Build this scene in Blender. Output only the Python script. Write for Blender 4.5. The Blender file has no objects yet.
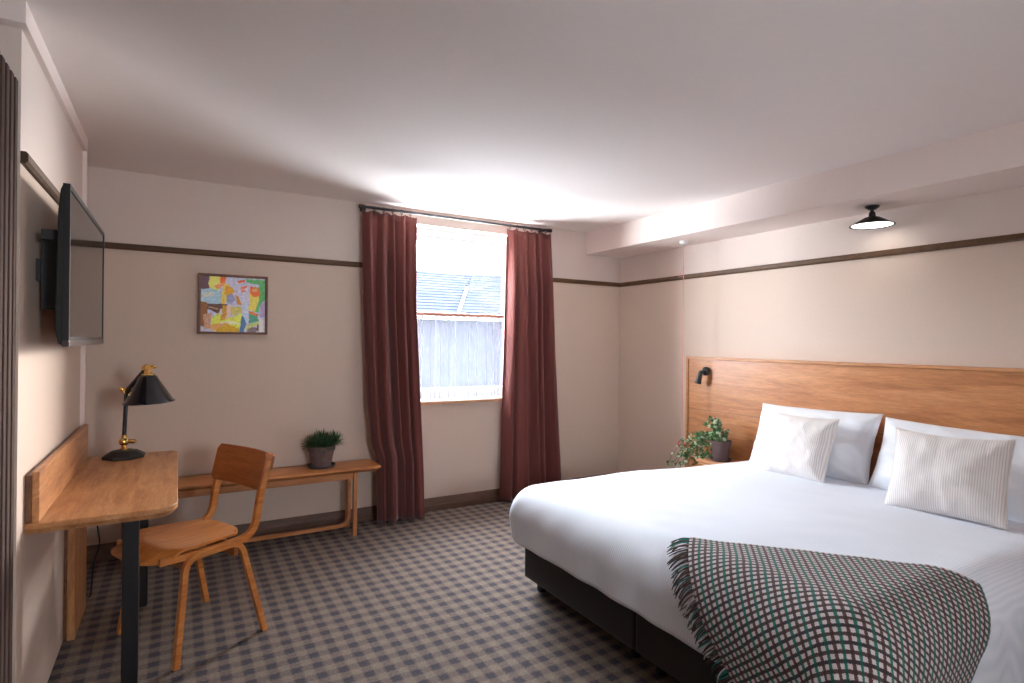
import bpy, bmesh, math, random
from math import sin, cos, pi, sqrt, atan2, exp
from mathutils import Vector, Matrix, noise

random.seed(7)
SC = bpy.context.scene
COL = SC.collection

# ------------------------------------------------------------------ camera
FOC, YAW, ROLL, CAMZ = 570.4, 0.5321, 0.0105, 1.40
cam_data = bpy.data.cameras.new('camera')
cam = bpy.data.objects.new('camera', cam_data)
COL.objects.link(cam)
_fw = Vector((sin(YAW), cos(YAW), 0)); _rt = Vector((cos(YAW), -sin(YAW), 0)); _up = Vector((0, 0, 1))
_r = _rt * cos(ROLL) + _up * sin(ROLL); _u = _up * cos(ROLL) - _rt * sin(ROLL)
cam.matrix_world = Matrix(((_r.x, _u.x, -_fw.x, 0), (_r.y, _u.y, -_fw.y, 0), (_r.z, _u.z, -_fw.z, CAMZ), (0, 0, 0, 1)))
cam_data.sensor_width = 36.0
cam_data.lens = FOC * 36.0 / 1024.0
cam_data.clip_start = 0.05
SC.camera = cam

# ------------------------------------------------------------------ sky and exposure
SKY = 68.0
world = bpy.data.worlds.new('overcast_sky'); SC.world = world
world.use_nodes = True
wn = world.node_tree.nodes['Background']
wn.inputs[0].default_value = (0.86, 0.93, 1.0, 1); wn.inputs[1].default_value = SKY
SC.view_settings.view_transform = 'Standard'
SC.view_settings.look = 'None'
SC.view_settings.gamma = 1.0
SC.view_settings.use_curve_mapping = False
SC.view_settings.exposure = 0.5
SC.cycles.max_bounces = 14
SC.cycles.diffuse_bounces = 8
SC.cycles.sample_clamp_indirect = 8.0
SC.cycles.use_denoising = True

sun_data = bpy.data.lights.new('hazy_sun', 'SUN'); sun_data.energy = 19.0; sun_data.angle = math.radians(24); sun_data.color = (1.0, 0.90, 0.80)
sun = bpy.data.objects.new('hazy_sun', sun_data); COL.objects.link(sun)
sun.rotation_euler = Vector((-2.5, -1.5, -0.50)).to_track_quat('-Z', 'Y').to_euler()

def portal(name, loc, rot, sx, sy):
    l = bpy.data.lights.new(name, 'AREA'); l.shape = 'RECTANGLE'; l.size = sx; l.size_y = sy
    l.cycles.is_portal = True
    o = bpy.data.objects.new(name, l); COL.objects.link(o); o.location = loc; o.rotation_euler = rot
D = 4.384       # back wall
XR = 3.828      # right wall
XW = -0.437     # face of the projecting left wall
XL = -0.80      # left wall behind it
YB = -1.60      # wall behind the camera
HC = 2.459      # ceiling
W0, W1, WZ0, WZ1 = 1.56, 2.66, 0.905, 2.345        # window opening
portal('window_portal', ((W0 + W1) / 2, D + 0.28, (WZ0 + WZ1) / 2), (-pi / 2, 0, 0), W1 - W0, WZ1 - WZ0)

V0, V1, VZ0, VZ1 = 0.72, 1.24, 1.32, 1.88         # small unseen window added behind the camera for fill light
portal('added_window_portal', ((V0 + V1) / 2, YB - 0.28, (VZ0 + VZ1) / 2), (pi / 2, 0, 0), V1 - V0, VZ1 - VZ0)

# ------------------------------------------------------------------ materials
def srgb(r, g, b):
    f = lambda c: (c / 255 / 12.92) if c / 255 <= 0.04045 else ((c / 255 + 0.055) / 1.055) ** 2.4
    return (f(r), f(g), f(b), 1)

class NT:
    def __init__(self, name):
        self.m = bpy.data.materials.new(name); self.m.use_nodes = True
        self.t = self.m.node_tree; self.n = self.t.nodes; self.bsdf = self.n['Principled BSDF']; self.out = self.n['Material Output']
    def node(self, typ, **kw):
        n = self.n.new(typ)
        for k, v in kw.items(): setattr(n, k, v)
        return n
    def link(self, a, b): self.t.links.new(a, b)
    def coord(self, which='Object'):
        return self.node('ShaderNodeTexCoord').outputs[which]
    def mapping(self, src, scale=(1, 1, 1), rot=(0, 0, 0), loc=(0, 0, 0)):
        m = self.node('ShaderNodeMapping'); self.link(src, m.inputs[0])
        m.inputs['Scale'].default_value = scale; m.inputs['Rotation'].default_value = rot; m.inputs['Location'].default_value = loc
        return m.outputs[0]
    def noise(self, src, scale, detail=3, rough=0.55):
        n = self.node('ShaderNodeTexNoise'); self.link(src, n.inputs['Vector'])
        n.inputs['Scale'].default_value = scale; n.inputs['Detail'].default_value = detail; n.inputs['Roughness'].default_value = rough
        return n.outputs['Fac']
    def ramp(self, fac, stops):
        r = self.node('ShaderNodeValToRGB'); self.link(fac, r.inputs[0])
        e = r.color_ramp.elements
        while len(e) < len(stops): e.new(0.5)
        for i, (p, c) in enumerate(stops): e[i].position = p; e[i].color = c
        return r.outputs[0]
    def mix(self, fac, a, b, mode='MIX'):
        m = self.node('ShaderNodeMix'); m.data_type = 'RGBA'; m.blend_type = mode
        for s, i in ((fac, 0), (a, 6), (b, 7)):
            if hasattr(s, 'links') or hasattr(s, 'is_linked'): self.link(s, m.inputs[i])
            else: m.inputs[i].default_value = s
        return m.outputs[2]
    def math(self, op, a, b=None, c=None):
        m = self.node('ShaderNodeMath', operation=op)
        for i, s in enumerate((a, b, c)):
            if s is None: continue
            if hasattr(s, 'is_linked'): self.link(s, m.inputs[i])
            else: m.inputs[i].default_value = s
        return m.outputs[0]
    def color(self, s):
        if hasattr(s, 'is_linked'): self.link(s, self.bsdf.inputs['Base Color'])
        else: self.bsdf.inputs['Base Color'].default_value = s
    def bump(self, h, strength=0.3, dist=0.01):
        b = self.node('ShaderNodeBump'); self.link(h, b.inputs['Height'])
        b.inputs['Strength'].default_value = strength; b.inputs['Distance'].default_value = dist
        self.link(b.outputs[0], self.bsdf.inputs['Normal'])
    def set(self, **kw):
        for k, v in kw.items(): self.bsdf.inputs[k.replace('_', ' ')].default_value = v
        return self.m

def mat_plain(name, col, rough=0.6, var=0.06, nscale=30, metal=0.0, bump=0.0, coat=0.0):
    t = NT(name); f = t.noise(t.coord(), nscale, 3)
    a = tuple(c * (1 - var) for c in col[:3]) + (1,); b = tuple(min(1, c * (1 + var)) for c in col[:3]) + (1,)
    t.color(t.ramp(f, [(0.3, a), (0.7, b)]))
    if bump: t.bump(f, bump, 0.004)
    return t.set(Roughness=rough, Metallic=metal, Coat_Weight=coat)

def mat_wood(name, dark, mid, light, axis='X', scale=1.0, rough=0.42, coat=0.0):
    t = NT(name); co = t.coord()
    st = {'X': (1.0, 9, 9), 'Y': (9, 1.0, 9), 'Z': (9, 9, 1.0)}[axis]
    m = t.mapping(co, tuple(s * scale for s in st))
    warp = t.noise(m, 1.1, 3, 0.5)
    w2 = t.node('ShaderNodeVectorMath', operation='ADD'); t.link(m, w2.inputs[0])
    cmb = t.node('ShaderNodeCombineXYZ'); k = t.math('MULTIPLY', warp, 1.6)
    for i in range(3): t.link(k, cmb.inputs[i])
    t.link(cmb.outputs[0], w2.inputs[1])
    big = t.noise(w2.outputs[0], 1.6, 5, 0.6)
    fine = t.noise(t.mapping(co, tuple(s * scale * 6 for s in st)), 2.5, 4, 0.7)
    c1 = t.ramp(big, [(0.28, dark), (0.5, mid), (0.75, light)])
    c2 = t.ramp(fine, [(0.35, (0.72, 0.72, 0.72, 1)), (0.62, (1.06, 1.06, 1.06, 1))])
    t.color(t.mix(0.75, c1, c2, 'MULTIPLY'))
    t.bump(fine, 0.10, 0.002)
    return t.set(Roughness=rough, Coat_Weight=coat, Coat_Roughness=0.25)

def mat_wall(name, upper, lower, zsplit):
    t = NT(name); co = t.coord()
    geo = t.node('ShaderNodeNewGeometry'); sep = t.node('ShaderNodeSeparateXYZ'); t.link(geo.outputs['Position'], sep.inputs[0])
    up = t.math('GREATER_THAN', sep.outputs[2], zsplit)
    n = t.noise(t.mapping(co, (220, 220, 60)), 1.0, 3)
    base = t.mix(up, lower, upper)
    t.color(t.mix(0.5, base, t.ramp(n, [(0.3, (0.90, 0.90, 0.90, 1)), (0.7, (1.0, 1.0, 1.0, 1))]), 'MULTIPLY'))
    t.bump(n, 0.08, 0.002)
    return t.set(Roughness=0.75)

def mat_carpet():
    t = NT('gingham_carpet'); co = t.coord()
    wob = t.noise(co, 75, 4, 0.75)
    sep = t.node('ShaderNodeSeparateXYZ'); t.link(co, sep.inputs[0])
    P = 0.087
    def stripe(ax, ph):
        v = t.math('ADD', sep.outputs[ax], t.math('MULTIPLY', t.math('SUBTRACT', wob, 0.5), 0.034))
        s = t.math('SINE', t.math('MULTIPLY_ADD', v, 2 * pi / P, ph))
        mr = t.node('ShaderNodeMapRange', interpolation_type='SMOOTHSTEP'); t.link(s, mr.inputs[0])
        mr.inputs[1].default_value = -0.45; mr.inputs[2].default_value = 0.45
        return mr.outputs[0]
    a, b = stripe(0, 0.4), stripe(1, 1.0)
    sm = t.math('MULTIPLY', t.math('ADD', a, b), 0.5)
    grain = t.noise(co, 170, 5, 0.85)
    base = t.ramp(sm, [(0.0, srgb(136, 122, 110)), (0.5, srgb(117, 104, 96)), (1.0, srgb(76, 72, 79))])
    streak = t.noise(t.mapping(co, (90, 700, 1)), 1, 2)
    c = t.mix(0.85, base, t.ramp(grain, [(0.28, (0.35, 0.35, 0.36, 1)), (0.72, (1.45, 1.42, 1.40, 1))]), 'MULTIPLY')
    c = t.mix(0.5, c, t.ramp(streak, [(0.3, (0.7, 0.7, 0.7, 1)), (0.7, (1.15, 1.15, 1.15, 1))]), 'MULTIPLY')
    spk = t.noise(co, 70, 4, 0.8)
    c = t.mix(0.7, c, t.ramp(spk, [(0.3, (0.62, 0.62, 0.64, 1)), (0.7, (1.25, 1.24, 1.22, 1))]), 'MULTIPLY')
    t.color(c); t.bump(grain, 0.5, 0.006)
    return t.set(Roughness=0.95, Specular_IOR_Level=0.2)

def mat_fabric(name, col, col2=None, pitch=None, axis=0, bump=0.15, rough=0.85, sheen=0.2, trans=0.0, which='Object'):
    t = NT(name); co = t.coord(which)
    n = t.noise(co, 400, 2)
    if pitch:
        sep = t.node('ShaderNodeSeparateXYZ'); t.link(co, sep.inputs[0])
        s = t.math('SINE', t.math('MULTIPLY', sep.outputs[axis], 2 * pi / pitch))
        f = t.math('MULTIPLY_ADD', s, 0.5, 0.5)
        t.color(t.mix(f, col, col2)); t.bump(f, bump, 0.002)
    else:
        a = tuple(c * 0.93 for c in col[:3]) + (1,)
        t.color(t.ramp(n, [(0.3, a), (0.7, col)])); t.bump(n, bump, 0.002)
    m = t.set(Roughness=rough, Sheen_Weight=sheen)
    if trans:
        tr = t.node('ShaderNodeBsdfTranslucent'); tr.inputs[0].default_value = col
        mx = t.node('ShaderNodeMixShader'); mx.inputs[0].default_value = trans
        t.link(t.bsdf.outputs[0], mx.inputs[1]); t.link(tr.outputs[0], mx.inputs[2]); t.link(mx.outputs[0], t.out.inputs[0])
    return m

def mat_glass_pane():
    t = NT('window_glass'); t.n.remove(t.bsdf)
    tr = t.node('ShaderNodeBsdfTransparent'); gl = t.node('ShaderNodeBsdfGlossy'); gl.inputs['Roughness'].default_value = 0.02
    n = t.noise(t.coord(), 2, 1)
    mx = t.node('ShaderNodeMixShader'); t.link(t.math('MULTIPLY_ADD', n, 0.01, 0.035), mx.inputs[0]); t.link(tr.outputs[0], mx.inputs[1]); t.link(gl.outputs[0], mx.inputs[2])
    t.link(mx.outputs[0], t.out.inputs[0]); return t.m

def mat_sheer():
    t = NT('sheer_voile'); t.n.remove(t.bsdf)
    n = t.noise(t.coord(), 900, 1)
    tr = t.node('ShaderNodeBsdfTransparent'); tr.inputs[0].default_value = (0.95, 0.97, 1, 1)
    tl = t.node('ShaderNodeBsdfTranslucent'); tl.inputs[0].default_value = (0.018, 0.021, 0.026, 1)
    df = t.node('ShaderNodeBsdfDiffuse'); df.inputs[0].default_value = (0.62, 0.60, 0.60, 1)
    m1 = t.node('ShaderNodeMixShader'); m1.inputs[0].default_value = 0.55; t.link(df.outputs[0], m1.inputs[1]); t.link(tl.outputs[0], m1.inputs[2])
    m2 = t.node('ShaderNodeMixShader'); lw = t.node('ShaderNodeLayerWeight'); lw.inputs[0].default_value = 0.5; t.link(t.math('ADD', t.math('MULTIPLY_ADD', n, 0.15, 0.24), t.math('MULTIPLY', lw.outputs['Facing'], 0.75)), m2.inputs[0])
    t.link(tr.outputs[0], m2.inputs[1]); t.link(m1.outputs[0], m2.inputs[2]); t.link(m2.outputs[0], t.out.inputs[0]); return t.m

def mat_emit(name, col, strength):
    t = NT(name); t.bsdf.inputs['Base Color'].default_value = col
    n = t.noise(t.coord(), 12, 2)
    t.link(t.ramp(n, [(0, tuple(c * 0.97 for c in col[:3]) + (1,)), (1, col)]), t.bsdf.inputs['Emission Color'])
    t.bsdf.inputs['Emission Strength'].default_value = strength; return t.m

def mat_attr(name, rough=0.6):
    t = NT(name); a = t.node('ShaderNodeAttribute'); a.attribute_name = 'Col'
    n = t.noise(t.coord(), 160, 3)
    t.color(t.mix(0.5, a.outputs['Color'], t.ramp(n, [(0.3, (0.85, 0.85, 0.85, 1)), (0.7, (1.05, 1.05, 1.05, 1))]), 'MULTIPLY'))
    t.bump(n, 0.2, 0.002); return t.set(Roughness=rough)

def mat_tweed():
    t = NT('tweed_check'); uv = t.coord('UV')
    sep = t.node('ShaderNodeSeparateXYZ'); t.link(uv, sep.inputs[0]); P = 0.0205
    wob = t.math('MULTIPLY', t.math('SUBTRACT', t.noise(uv, 420, 2), 0.5), 0.008)
    def band(ax):
        v = t.math('ADD', sep.outputs[ax], wob)
        fr = t.math('FRACT', t.math('DIVIDE', v, P)); on = t.math('GREATER_THAN', fr, 0.55)
        al = t.math('GREATER_THAN', t.math('FRACT', t.math('DIVIDE', v, 2 * P)), 0.5)
        return on, al
    u, ua = band(0); v, va = band(1)
    light = srgb(198, 186, 186)
    ucol = t.mix(ua, srgb(84, 56, 54), srgb(30, 104, 88)); vcol = t.mix(va, srgb(78, 54, 54), srgb(52, 44, 52))
    c = t.mix(u, light, ucol); c2 = t.mix(u, vcol, t.mix(0.55, ucol, srgb(14, 12, 14)))
    c = t.mix(v, c, c2)
    g = t.noise(uv, 900, 2)
    t.color(t.mix(0.7, c, t.ramp(g, [(0.3, (0.6, 0.6, 0.6, 1)), (0.7, (1.15, 1.15, 1.15, 1))]), 'MULTIPLY'))
    t.bump(g, 0.4, 0.003)
    return t.set(Roughness=0.95, Sheen_Weight=0.1)

def mat_fringe():
    t = NT('tweed_fringe'); a = t.node('ShaderNodeAttribute'); a.attribute_name = 'Col'; n = t.noise(t.coord(), 300, 2)
    t.color(t.mix(0.5, a.outputs['Color'], t.ramp(n, [(0.3, (0.6, 0.6, 0.6, 1)), (0.7, (1.1, 1.1, 1.1, 1))]), 'MULTIPLY'))
    return t.set(Roughness=0.95)

def mat_slate():
    t = NT('roof_slate'); co = t.coord('UV')
    br = t.node('ShaderNodeTexBrick'); t.link(co, br.inputs[0])
    br.inputs['Scale'].default_value = 1.0; br.inputs['Brick Width'].default_value = 0.24; br.inputs['Row Height'].default_value = 0.17
    br.inputs['Color1'].default_value = srgb(24, 27, 35); br.inputs['Color2'].default_value = srgb(18, 22, 30); br.inputs['Mortar'].default_value = srgb(11, 14, 21)
    br.inputs['Mortar Size'].default_value = 0.008
    n = t.noise(co, 3, 4)
    t.color(t.mix(0.6, br.outputs[0], t.ramp(n, [(0.3, (0.7, 0.7, 0.75, 1)), (0.7, (1.15, 1.1, 1.1, 1))]), 'MULTIPLY'))
    return t.set(Roughness=0.8, Specular_IOR_Level=0.02)

M = {}
M['wall'] = mat_wall('wall_paper_paint', srgb(219, 203, 193), srgb(211, 190, 174), 1.98)
M['ceil'] = mat_plain('ceiling_paint', srgb(236, 227, 222), 0.85, 0.01, 40)
M['beam'] = mat_plain('beam_paint', srgb(230, 215, 208), 0.85, 0.01, 40)
M['white'] = mat_plain('white_gloss_paint', srgb(232, 232, 234), 0.4, 0.02, 20)
M['rail'] = mat_wood('brown_rail', srgb(68, 44, 22), srgb(88, 58, 30), srgb(100, 68, 36), 'X', 1.5, 0.6)
M['base'] = mat_wood('brown_skirting', srgb(78, 52, 38), srgb(98, 68, 52), srgb(112, 80, 62), 'X', 1.5, 0.55)
M['carpet'] = mat_carpet()
M['slat'] = mat_wood('dark_slat', srgb(58, 40, 33), srgb(72, 50, 41), srgb(82, 58, 47), 'Z', 2, 0.9)
oak = (srgb(148, 94, 56), srgb(190, 132, 84), srgb(216, 164, 114))
M['oak_y'] = mat_wood('oak_desk', *oak, 'Y', 1.6, 0.38)
M['oak_z'] = mat_wood('oak_panel', *oak, 'Z', 1.6, 0.42)
M['oak_edge'] = mat_wood('oak_dark_edge', srgb(96, 60, 38), srgb(120, 78, 50), srgb(138, 94, 62), 'Y', 1.6, 0.45)
M['bench'] = mat_wood('bench_teak', srgb(150, 92, 50), srgb(178, 114, 64), srgb(196, 132, 80), 'X', 1.6, 0.42)
M['bench_z'] = mat_wood('bench_teak_upright', srgb(150, 92, 50), srgb(178, 114, 64), srgb(196, 132, 80), 'Z', 1.6, 0.42)
M['ply'] = mat_wood('chair_plywood', srgb(168, 96, 42), srgb(200, 124, 60), srgb(216, 146, 82), 'X', 1.8, 0.3, 0.3)
M['ply_dark'] = mat_wood('chair_back_ply', srgb(136, 74, 36), srgb(164, 94, 48), srgb(180, 110, 58), 'Y', 1.8, 0.3, 0.3)
M['head'] = mat_wood('headboard_veneer', srgb(158, 100, 62), srgb(190, 128, 82), srgb(206, 148, 102), 'Y', 0.85, 0.4, 0.15)
M['head_edge'] = mat_wood('headboard_lipping', srgb(176, 116, 74), srgb(200, 142, 96), srgb(212, 158, 114), 'Y', 1.5, 0.45)
M['black'] = mat_plain('black_metal', srgb(24, 23, 26), 0.42, 0.1, 60)
M['gloss'] = mat_plain('black_gloss_enamel', srgb(17, 15, 24), 0.16, 0.05, 40, coat=0.5)
M['iron'] = mat_plain('cast_black', srgb(22, 21, 23), 0.45, 0.15, 90, bump=0.3)
M['brass'] = mat_plain('polished_brass', srgb(244, 204, 128), 0.16, 0.05, 40, metal=1.0)
M['screen'] = mat_plain('tv_screen_glass', srgb(18, 16, 16), 0.10, 0.02, 10)
M['tvbody'] = mat_plain('tv_plastic', srgb(26, 23, 23), 0.35, 0.05, 80)
M['tvsilver'] = mat_plain('tv_lower_bezel', srgb(72, 62, 60), 0.3, 0.05, 80)
M['curtain'] = mat_fabric('maroon_curtain', srgb(108, 49, 42), bump=0.2, rough=0.8, sheen=0.25, trans=0.07)
M['sheer'] = mat_sheer()
M['sheer_tape'] = mat_fabric('sheer_heading', srgb(150, 112, 98), trans=0.3)
M['glass'] = mat_glass_pane()
M['duvet'] = mat_fabric('white_ribbed_duvet', srgb(229, 234, 243), srgb(218, 224, 235), 0.011, 1, 0.35, 0.85, 0.1)
M['linen'] = mat_fabric('white_pillowcase', srgb(234, 237, 243), bump=0.08)
M['stripe'] = mat_fabric('striped_cushion', srgb(240, 236, 234), srgb(214, 206, 202), 0.0095, 0, 0.35)
M['piping'] = mat_fabric('cushion_piping', srgb(232, 225, 220))
M['mattress'] = mat_fabric('mattress_ticking', srgb(222, 220, 218))
M['divan'] = mat_fabric('dark_divan_fabric', srgb(34, 29, 28), bump=0.3)
M['tweed'] = mat_tweed()
M['fringe'] = mat_fringe()
M['pot_grey'] = mat_plain('weathered_clay', srgb(108, 88, 84), 0.85, 0.2, 25, bump=0.4)
M['pot_dark'] = mat_plain('dark_clay', srgb(86, 68, 68), 0.8, 0.15, 25, bump=0.3)
M['saucer'] = mat_plain('saucer_clay', srgb(80, 70, 72), 0.8, 0.15, 30)
M['soil'] = mat_plain('potting_soil', srgb(44, 33, 26), 0.95, 0.4, 120, bump=0.8)
M['succ'] = mat_plain('succulent_leaf', srgb(54, 84, 50), 0.5, 0.35, 30)
M['ivy'] = mat_plain('leaf_green', srgb(70, 112, 60), 0.5, 0.35, 20)
M['ivyw'] = mat_plain('leaf_variegated', srgb(176, 192, 162), 0.5, 0.15, 30)
M['stem'] = mat_plain('stem_green', srgb(96, 92, 54), 0.6, 0.2, 60)
M['red'] = mat_plain('red_cord', srgb(206, 70, 76), 0.5, 0.05, 60)
M['pink'] = mat_plain('faded_red_cord', srgb(220, 140, 136), 0.6, 0.05, 60)
M['plastic'] = mat_plain('white_plastic', srgb(230, 228, 226), 0.35, 0.02, 40)
M['frame'] = mat_wood('walnut_frame', srgb(98, 60, 42), srgb(120, 76, 54), srgb(136, 92, 66), 'X', 2, 0.5)
M['paint'] = mat_attr('oil_painting', 0.5)
M['bulb'] = mat_emit('lamp_diffuser', (1.0, 0.94, 0.84, 1), 4.0)
M['slate'] = mat_slate()
M['lead'] = mat_plain('lead_flashing', srgb(78, 82, 90), 0.5, 0.1, 5)
M['render'] = mat_plain('painted_render', srgb(25, 26, 30), 0.9, 0.06, 3)
M['brickc'] = mat_plain('chimney_render', srgb(54, 60, 70), 0.9, 0.1, 5)
M['tag'] = mat_fabric('grey_tag', srgb(120, 122, 140))

for k in ('lead', 'render', 'brickc'): M[k].node_tree.nodes['Principled BSDF'].inputs['Specular IOR Level'].default_value = 0.02
M['gutter'] = mat_plain('painted_gutter', srgb(30, 33, 40), 0.8, 0.05, 5); M['gutter'].node_tree.nodes['Principled BSDF'].inputs['Specular IOR Level'].default_value = 0.02

# ------------------------------------------------------------------ mesh helpers
def obj(name, bm, mat, parent=None, smooth=False, local=False, bevel=0.0, seg=2, autosm=None):
    """bm in world coordinates unless local; linked as one mesh, a child of parent"""
    if parent is not None and not local:
        mw = Matrix.Identity(4); q = parent
        while q is not None: mw = q.matrix_basis @ mw; q = q.parent
        bmesh.ops.transform(bm, matrix=mw.inverted(), verts=bm.verts)
    me = bpy.data.meshes.new(name); 
    bmesh.ops.recalc_face_normals(bm, faces=bm.faces)
    bm.to_mesh(me); bm.free()
    o = bpy.data.objects.new(name, me); COL.objects.link(o)
    me.materials.append(M[mat] if isinstance(mat, str) else mat)
    if parent is not None: o.parent = parent
    if smooth:
        for p in me.polygons: p.use_smooth = True
        if autosm: me.set_sharp_from_angle(angle=autosm)
    if bevel:
        md = o.modifiers.new('bevel', 'BEVEL'); md.width = bevel; md.segments = seg; md.limit_method = 'ANGLE'; md.angle_limit = 0.6
    return o

def thing(name, label, cat, loc=(0, 0, 0), rotz=0.0, group=None):
    o = bpy.data.objects.new(name, None); COL.objects.link(o); o.empty_display_size = 0.1
    o.location = loc; o.rotation_euler = (0, 0, rotz)
    o.matrix_basis = Matrix.Translation(loc) @ Matrix.Rotation(rotz, 4, 'Z')
    return tag(o, label, cat, group)

def tag(o, label, cat, group=None):
    o['label'] = label; o['category'] = cat
    if group: o['group'] = group
    return o

def struct(o, label=None, cat=None):
    o['kind'] = 'structure'
    if label: o['label'] = label
    if cat: o['category'] = cat
    return o

def box(bm, x0, x1, y0, y1, z0, z1):
    v = [bm.verts.new((x, y, z)) for z in (z0, z1) for y in (y0, y1) for x in (x0, x1)]
    for f in ((0, 2, 3, 1), (4, 5, 7, 6), (0, 1, 5, 4), (2, 6, 7, 3), (0, 4, 6, 2), (1, 3, 7, 5)):
        bm.faces.new([v[i] for i in f])
    return bm
def B(*a): return box(bmesh.new(), *a)

def prism(pts, h0, h1, axis='z'):
    """extrude a polygon (2-D list) between h0 and h1 along an axis"""
    bm = bmesh.new()
    def P(a, b, h): return (a, b, h) if axis == 'z' else ((a, h, b) if axis == 'y' else (h, a, b))
    lo = [bm.verts.new(P(a, b, h0)) for a, b in pts]; hi = [bm.verts.new(P(a, b, h1)) for a, b in pts]
    bm.faces.new(lo[::-1]); bm.faces.new(hi)
    n = len(pts)
    for i in range(n): bm.faces.new((lo[i], lo[(i + 1) % n], hi[(i + 1) % n], hi[i]))
    return bm

def sweep(path, prof, bm=None, up=Vector((0, 0, 1)), closed=False, cap=True, scale=None, fixed=None):
    """sweep a profile [(a,b)] along a path; a along the side vector, b along the other normal"""
    bm = bm or bmesh.new(); path = [Vector(p) for p in path]; n = len(path); rings = []
    for i, p in enumerate(path):
        if closed: t = path[(i + 1) % n] - path[i - 1]
        else: t = path[min(i + 1, n - 1)] - path[max(i - 1, 0)]
        t.normalize()
        if fixed is not None: s = Vector(fixed); s = (s - t * s.dot(t)).normalized()
        else:
            s = t.cross(up)
            if s.length < 1e-3: s = t.cross(Vector((1, 0, 0)))
            s.normalize()
        w = s.cross(t).normalized(); k = scale[i] if scale else 1.0
        rings.append([bm.verts.new(p + s * a * k + w * b * k) for a, b in prof])
    m = len(prof)
    for i in range(n if closed else n - 1):
        r0, r1 = rings[i], rings[(i + 1) % n]
        for j in range(m): bm.faces.new((r0[j], r0[(j + 1) % m], r1[(j + 1) % m], r1[j]))
    if cap and not closed: bm.faces.new(rings[0][::-1]); bm.faces.new(rings[-1])
    return bm

def circ(r, n=12): return [(r * cos(2 * pi * i / n), r * sin(2 * pi * i / n)) for i in range(n)]
def rectp(a, b): return [(-a / 2, -b / 2), (a / 2, -b / 2), (a / 2, b / 2), (-a / 2, b / 2)]
def tube(path, r, n=12, **k): return sweep(path, circ(r, n), **k)

def lathe(prof, n=32, center=(0, 0, 0), mtx=None, bm=None):
    """prof = [(radius, height)]"""
    bm = bm or bmesh.new(); rings = []; new = []
    for r, h in prof:
        if r < 1e-6: v = bm.verts.new((0, 0, h)); rings.append([v]); new.append(v)
        else:
            rg = [bm.verts.new((r * cos(2 * pi * i / n), r * sin(2 * pi * i / n), h)) for i in range(n)]
            rings.append(rg); new += rg
    for a, b in zip(rings, rings[1:]):
        if len(a) == 1 and len(b) == 1: continue
        for i in range(n):
            j = (i + 1) % n
            if len(a) == 1: bm.faces.new((a[0], b[i], b[j]))
            elif len(b) == 1: bm.faces.new((a[i], a[j], b[0]))
            else: bm.faces.new((a[i], a[j], b[j], b[i]))
    mt = Matrix.Translation(center) @ (mtx if mtx else Matrix.Identity(4))
    bmesh.ops.transform(bm, matrix=mt, verts=new)
    return bm

def align(v):   # rotation taking +Z to v
    return Vector(v).normalized().to_track_quat('Z', 'Y').to_matrix().to_4x4()

def smoothstep(a, b, x):
    t = max(0, min(1, (x - a) / (b - a))); return t * t * (3 - 2 * t)

def arc_path(pts, r, n=6):
    """polyline with rounded corners"""
    pts = [Vector(p) for p in pts]; out = [pts[0]]
    for i in range(1, len(pts) - 1):
        a = (pts[i - 1] - pts[i]); b = (pts[i + 1] - pts[i]); rr = min(r, a.length * 0.49, b.length * 0.49)
        p0 = pts[i] + a.normalized() * rr; p1 = pts[i] + b.normalized() * rr
        for k in range(n + 1):
            t = k / n; out.append(p0 * (1 - t) ** 2 + pts[i] * 2 * t * (1 - t) + p1 * t ** 2)
    out.append(pts[-1]); return out

# ------------------------------------------------------------------ the room
struct(obj('floor', B(XL - 0.3, XR + 0.3, YB - 0.3, D + 0.02, -0.1, 0), 'carpet'), 'grey brown gingham check carpet covering the bedroom floor', 'floor')
struct(obj('ceiling', B(XL - 0.3, XR + 0.3, YB - 0.3, D + 0.3, HC, HC + 0.12), 'ceil'), 'plain off white painted ceiling', 'ceiling')

def wall_with_hole(y0, y1, hx0, hx1, hz0, hz1):
    bm = bmesh.new()
    box(bm, XL - 0.3, hx0, y0, y1, 0, HC); box(bm, hx1, XR + 0.3, y0, y1, 0, HC)
    box(bm, hx0, hx1, y0, y1, 0, hz0); box(bm, hx0, hx1, y0, y1, hz1, HC)
    return bm
struct(obj('wall_back', wall_with_hole(D, D + 0.28, W0, W1, WZ0, WZ1), 'wall'), 'beige papered wall around the window', 'wall')
struct(obj('wall_front', wall_with_hole(YB - 0.28, YB, V0, V1, VZ0, VZ1), 'wall'), 'beige wall opposite the curtained window', 'wall')
struct(obj('wall_right', B(XR, XR + 0.28, YB, D, 0, HC), 'wall'), 'beige wall behind the bed headboard', 'wall')
struct(obj('wall_left', B(XL - 0.28, XL, YB, D, 0, HC), 'wall'), 'beige wall set back beside the slatted screen', 'wall')
LY0, LY1 = 2.385, 3.80
struct(obj('wall_left_breast', B(XL, XW, LY0, LY1, 0, HC), 'wall'), 'projecting beige wall behind the television and desk', 'wall')
# box beam and corner post framing the projecting wall
BMX = -0.418
struct(obj('trim_1', B(XL, BMX, LY0 - 0.05, LY1, 2.388, HC), 'beam'), 'shallow boxed cornice above the television wall', 'trim')
struct(obj('trim_2', B(XW, BMX, LY1 - 0.03, LY1, 0.0, 2.388), 'beam'), 'thin corner bead at the far end of the television wall', 'trim')
# boxed beam over the headboard wall
struct(obj('ceiling_beam', B(3.403, XR, YB, D, 2.247, HC), 'beam'), 'long boxed beam under the ceiling above the bed', 'beam')

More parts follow.
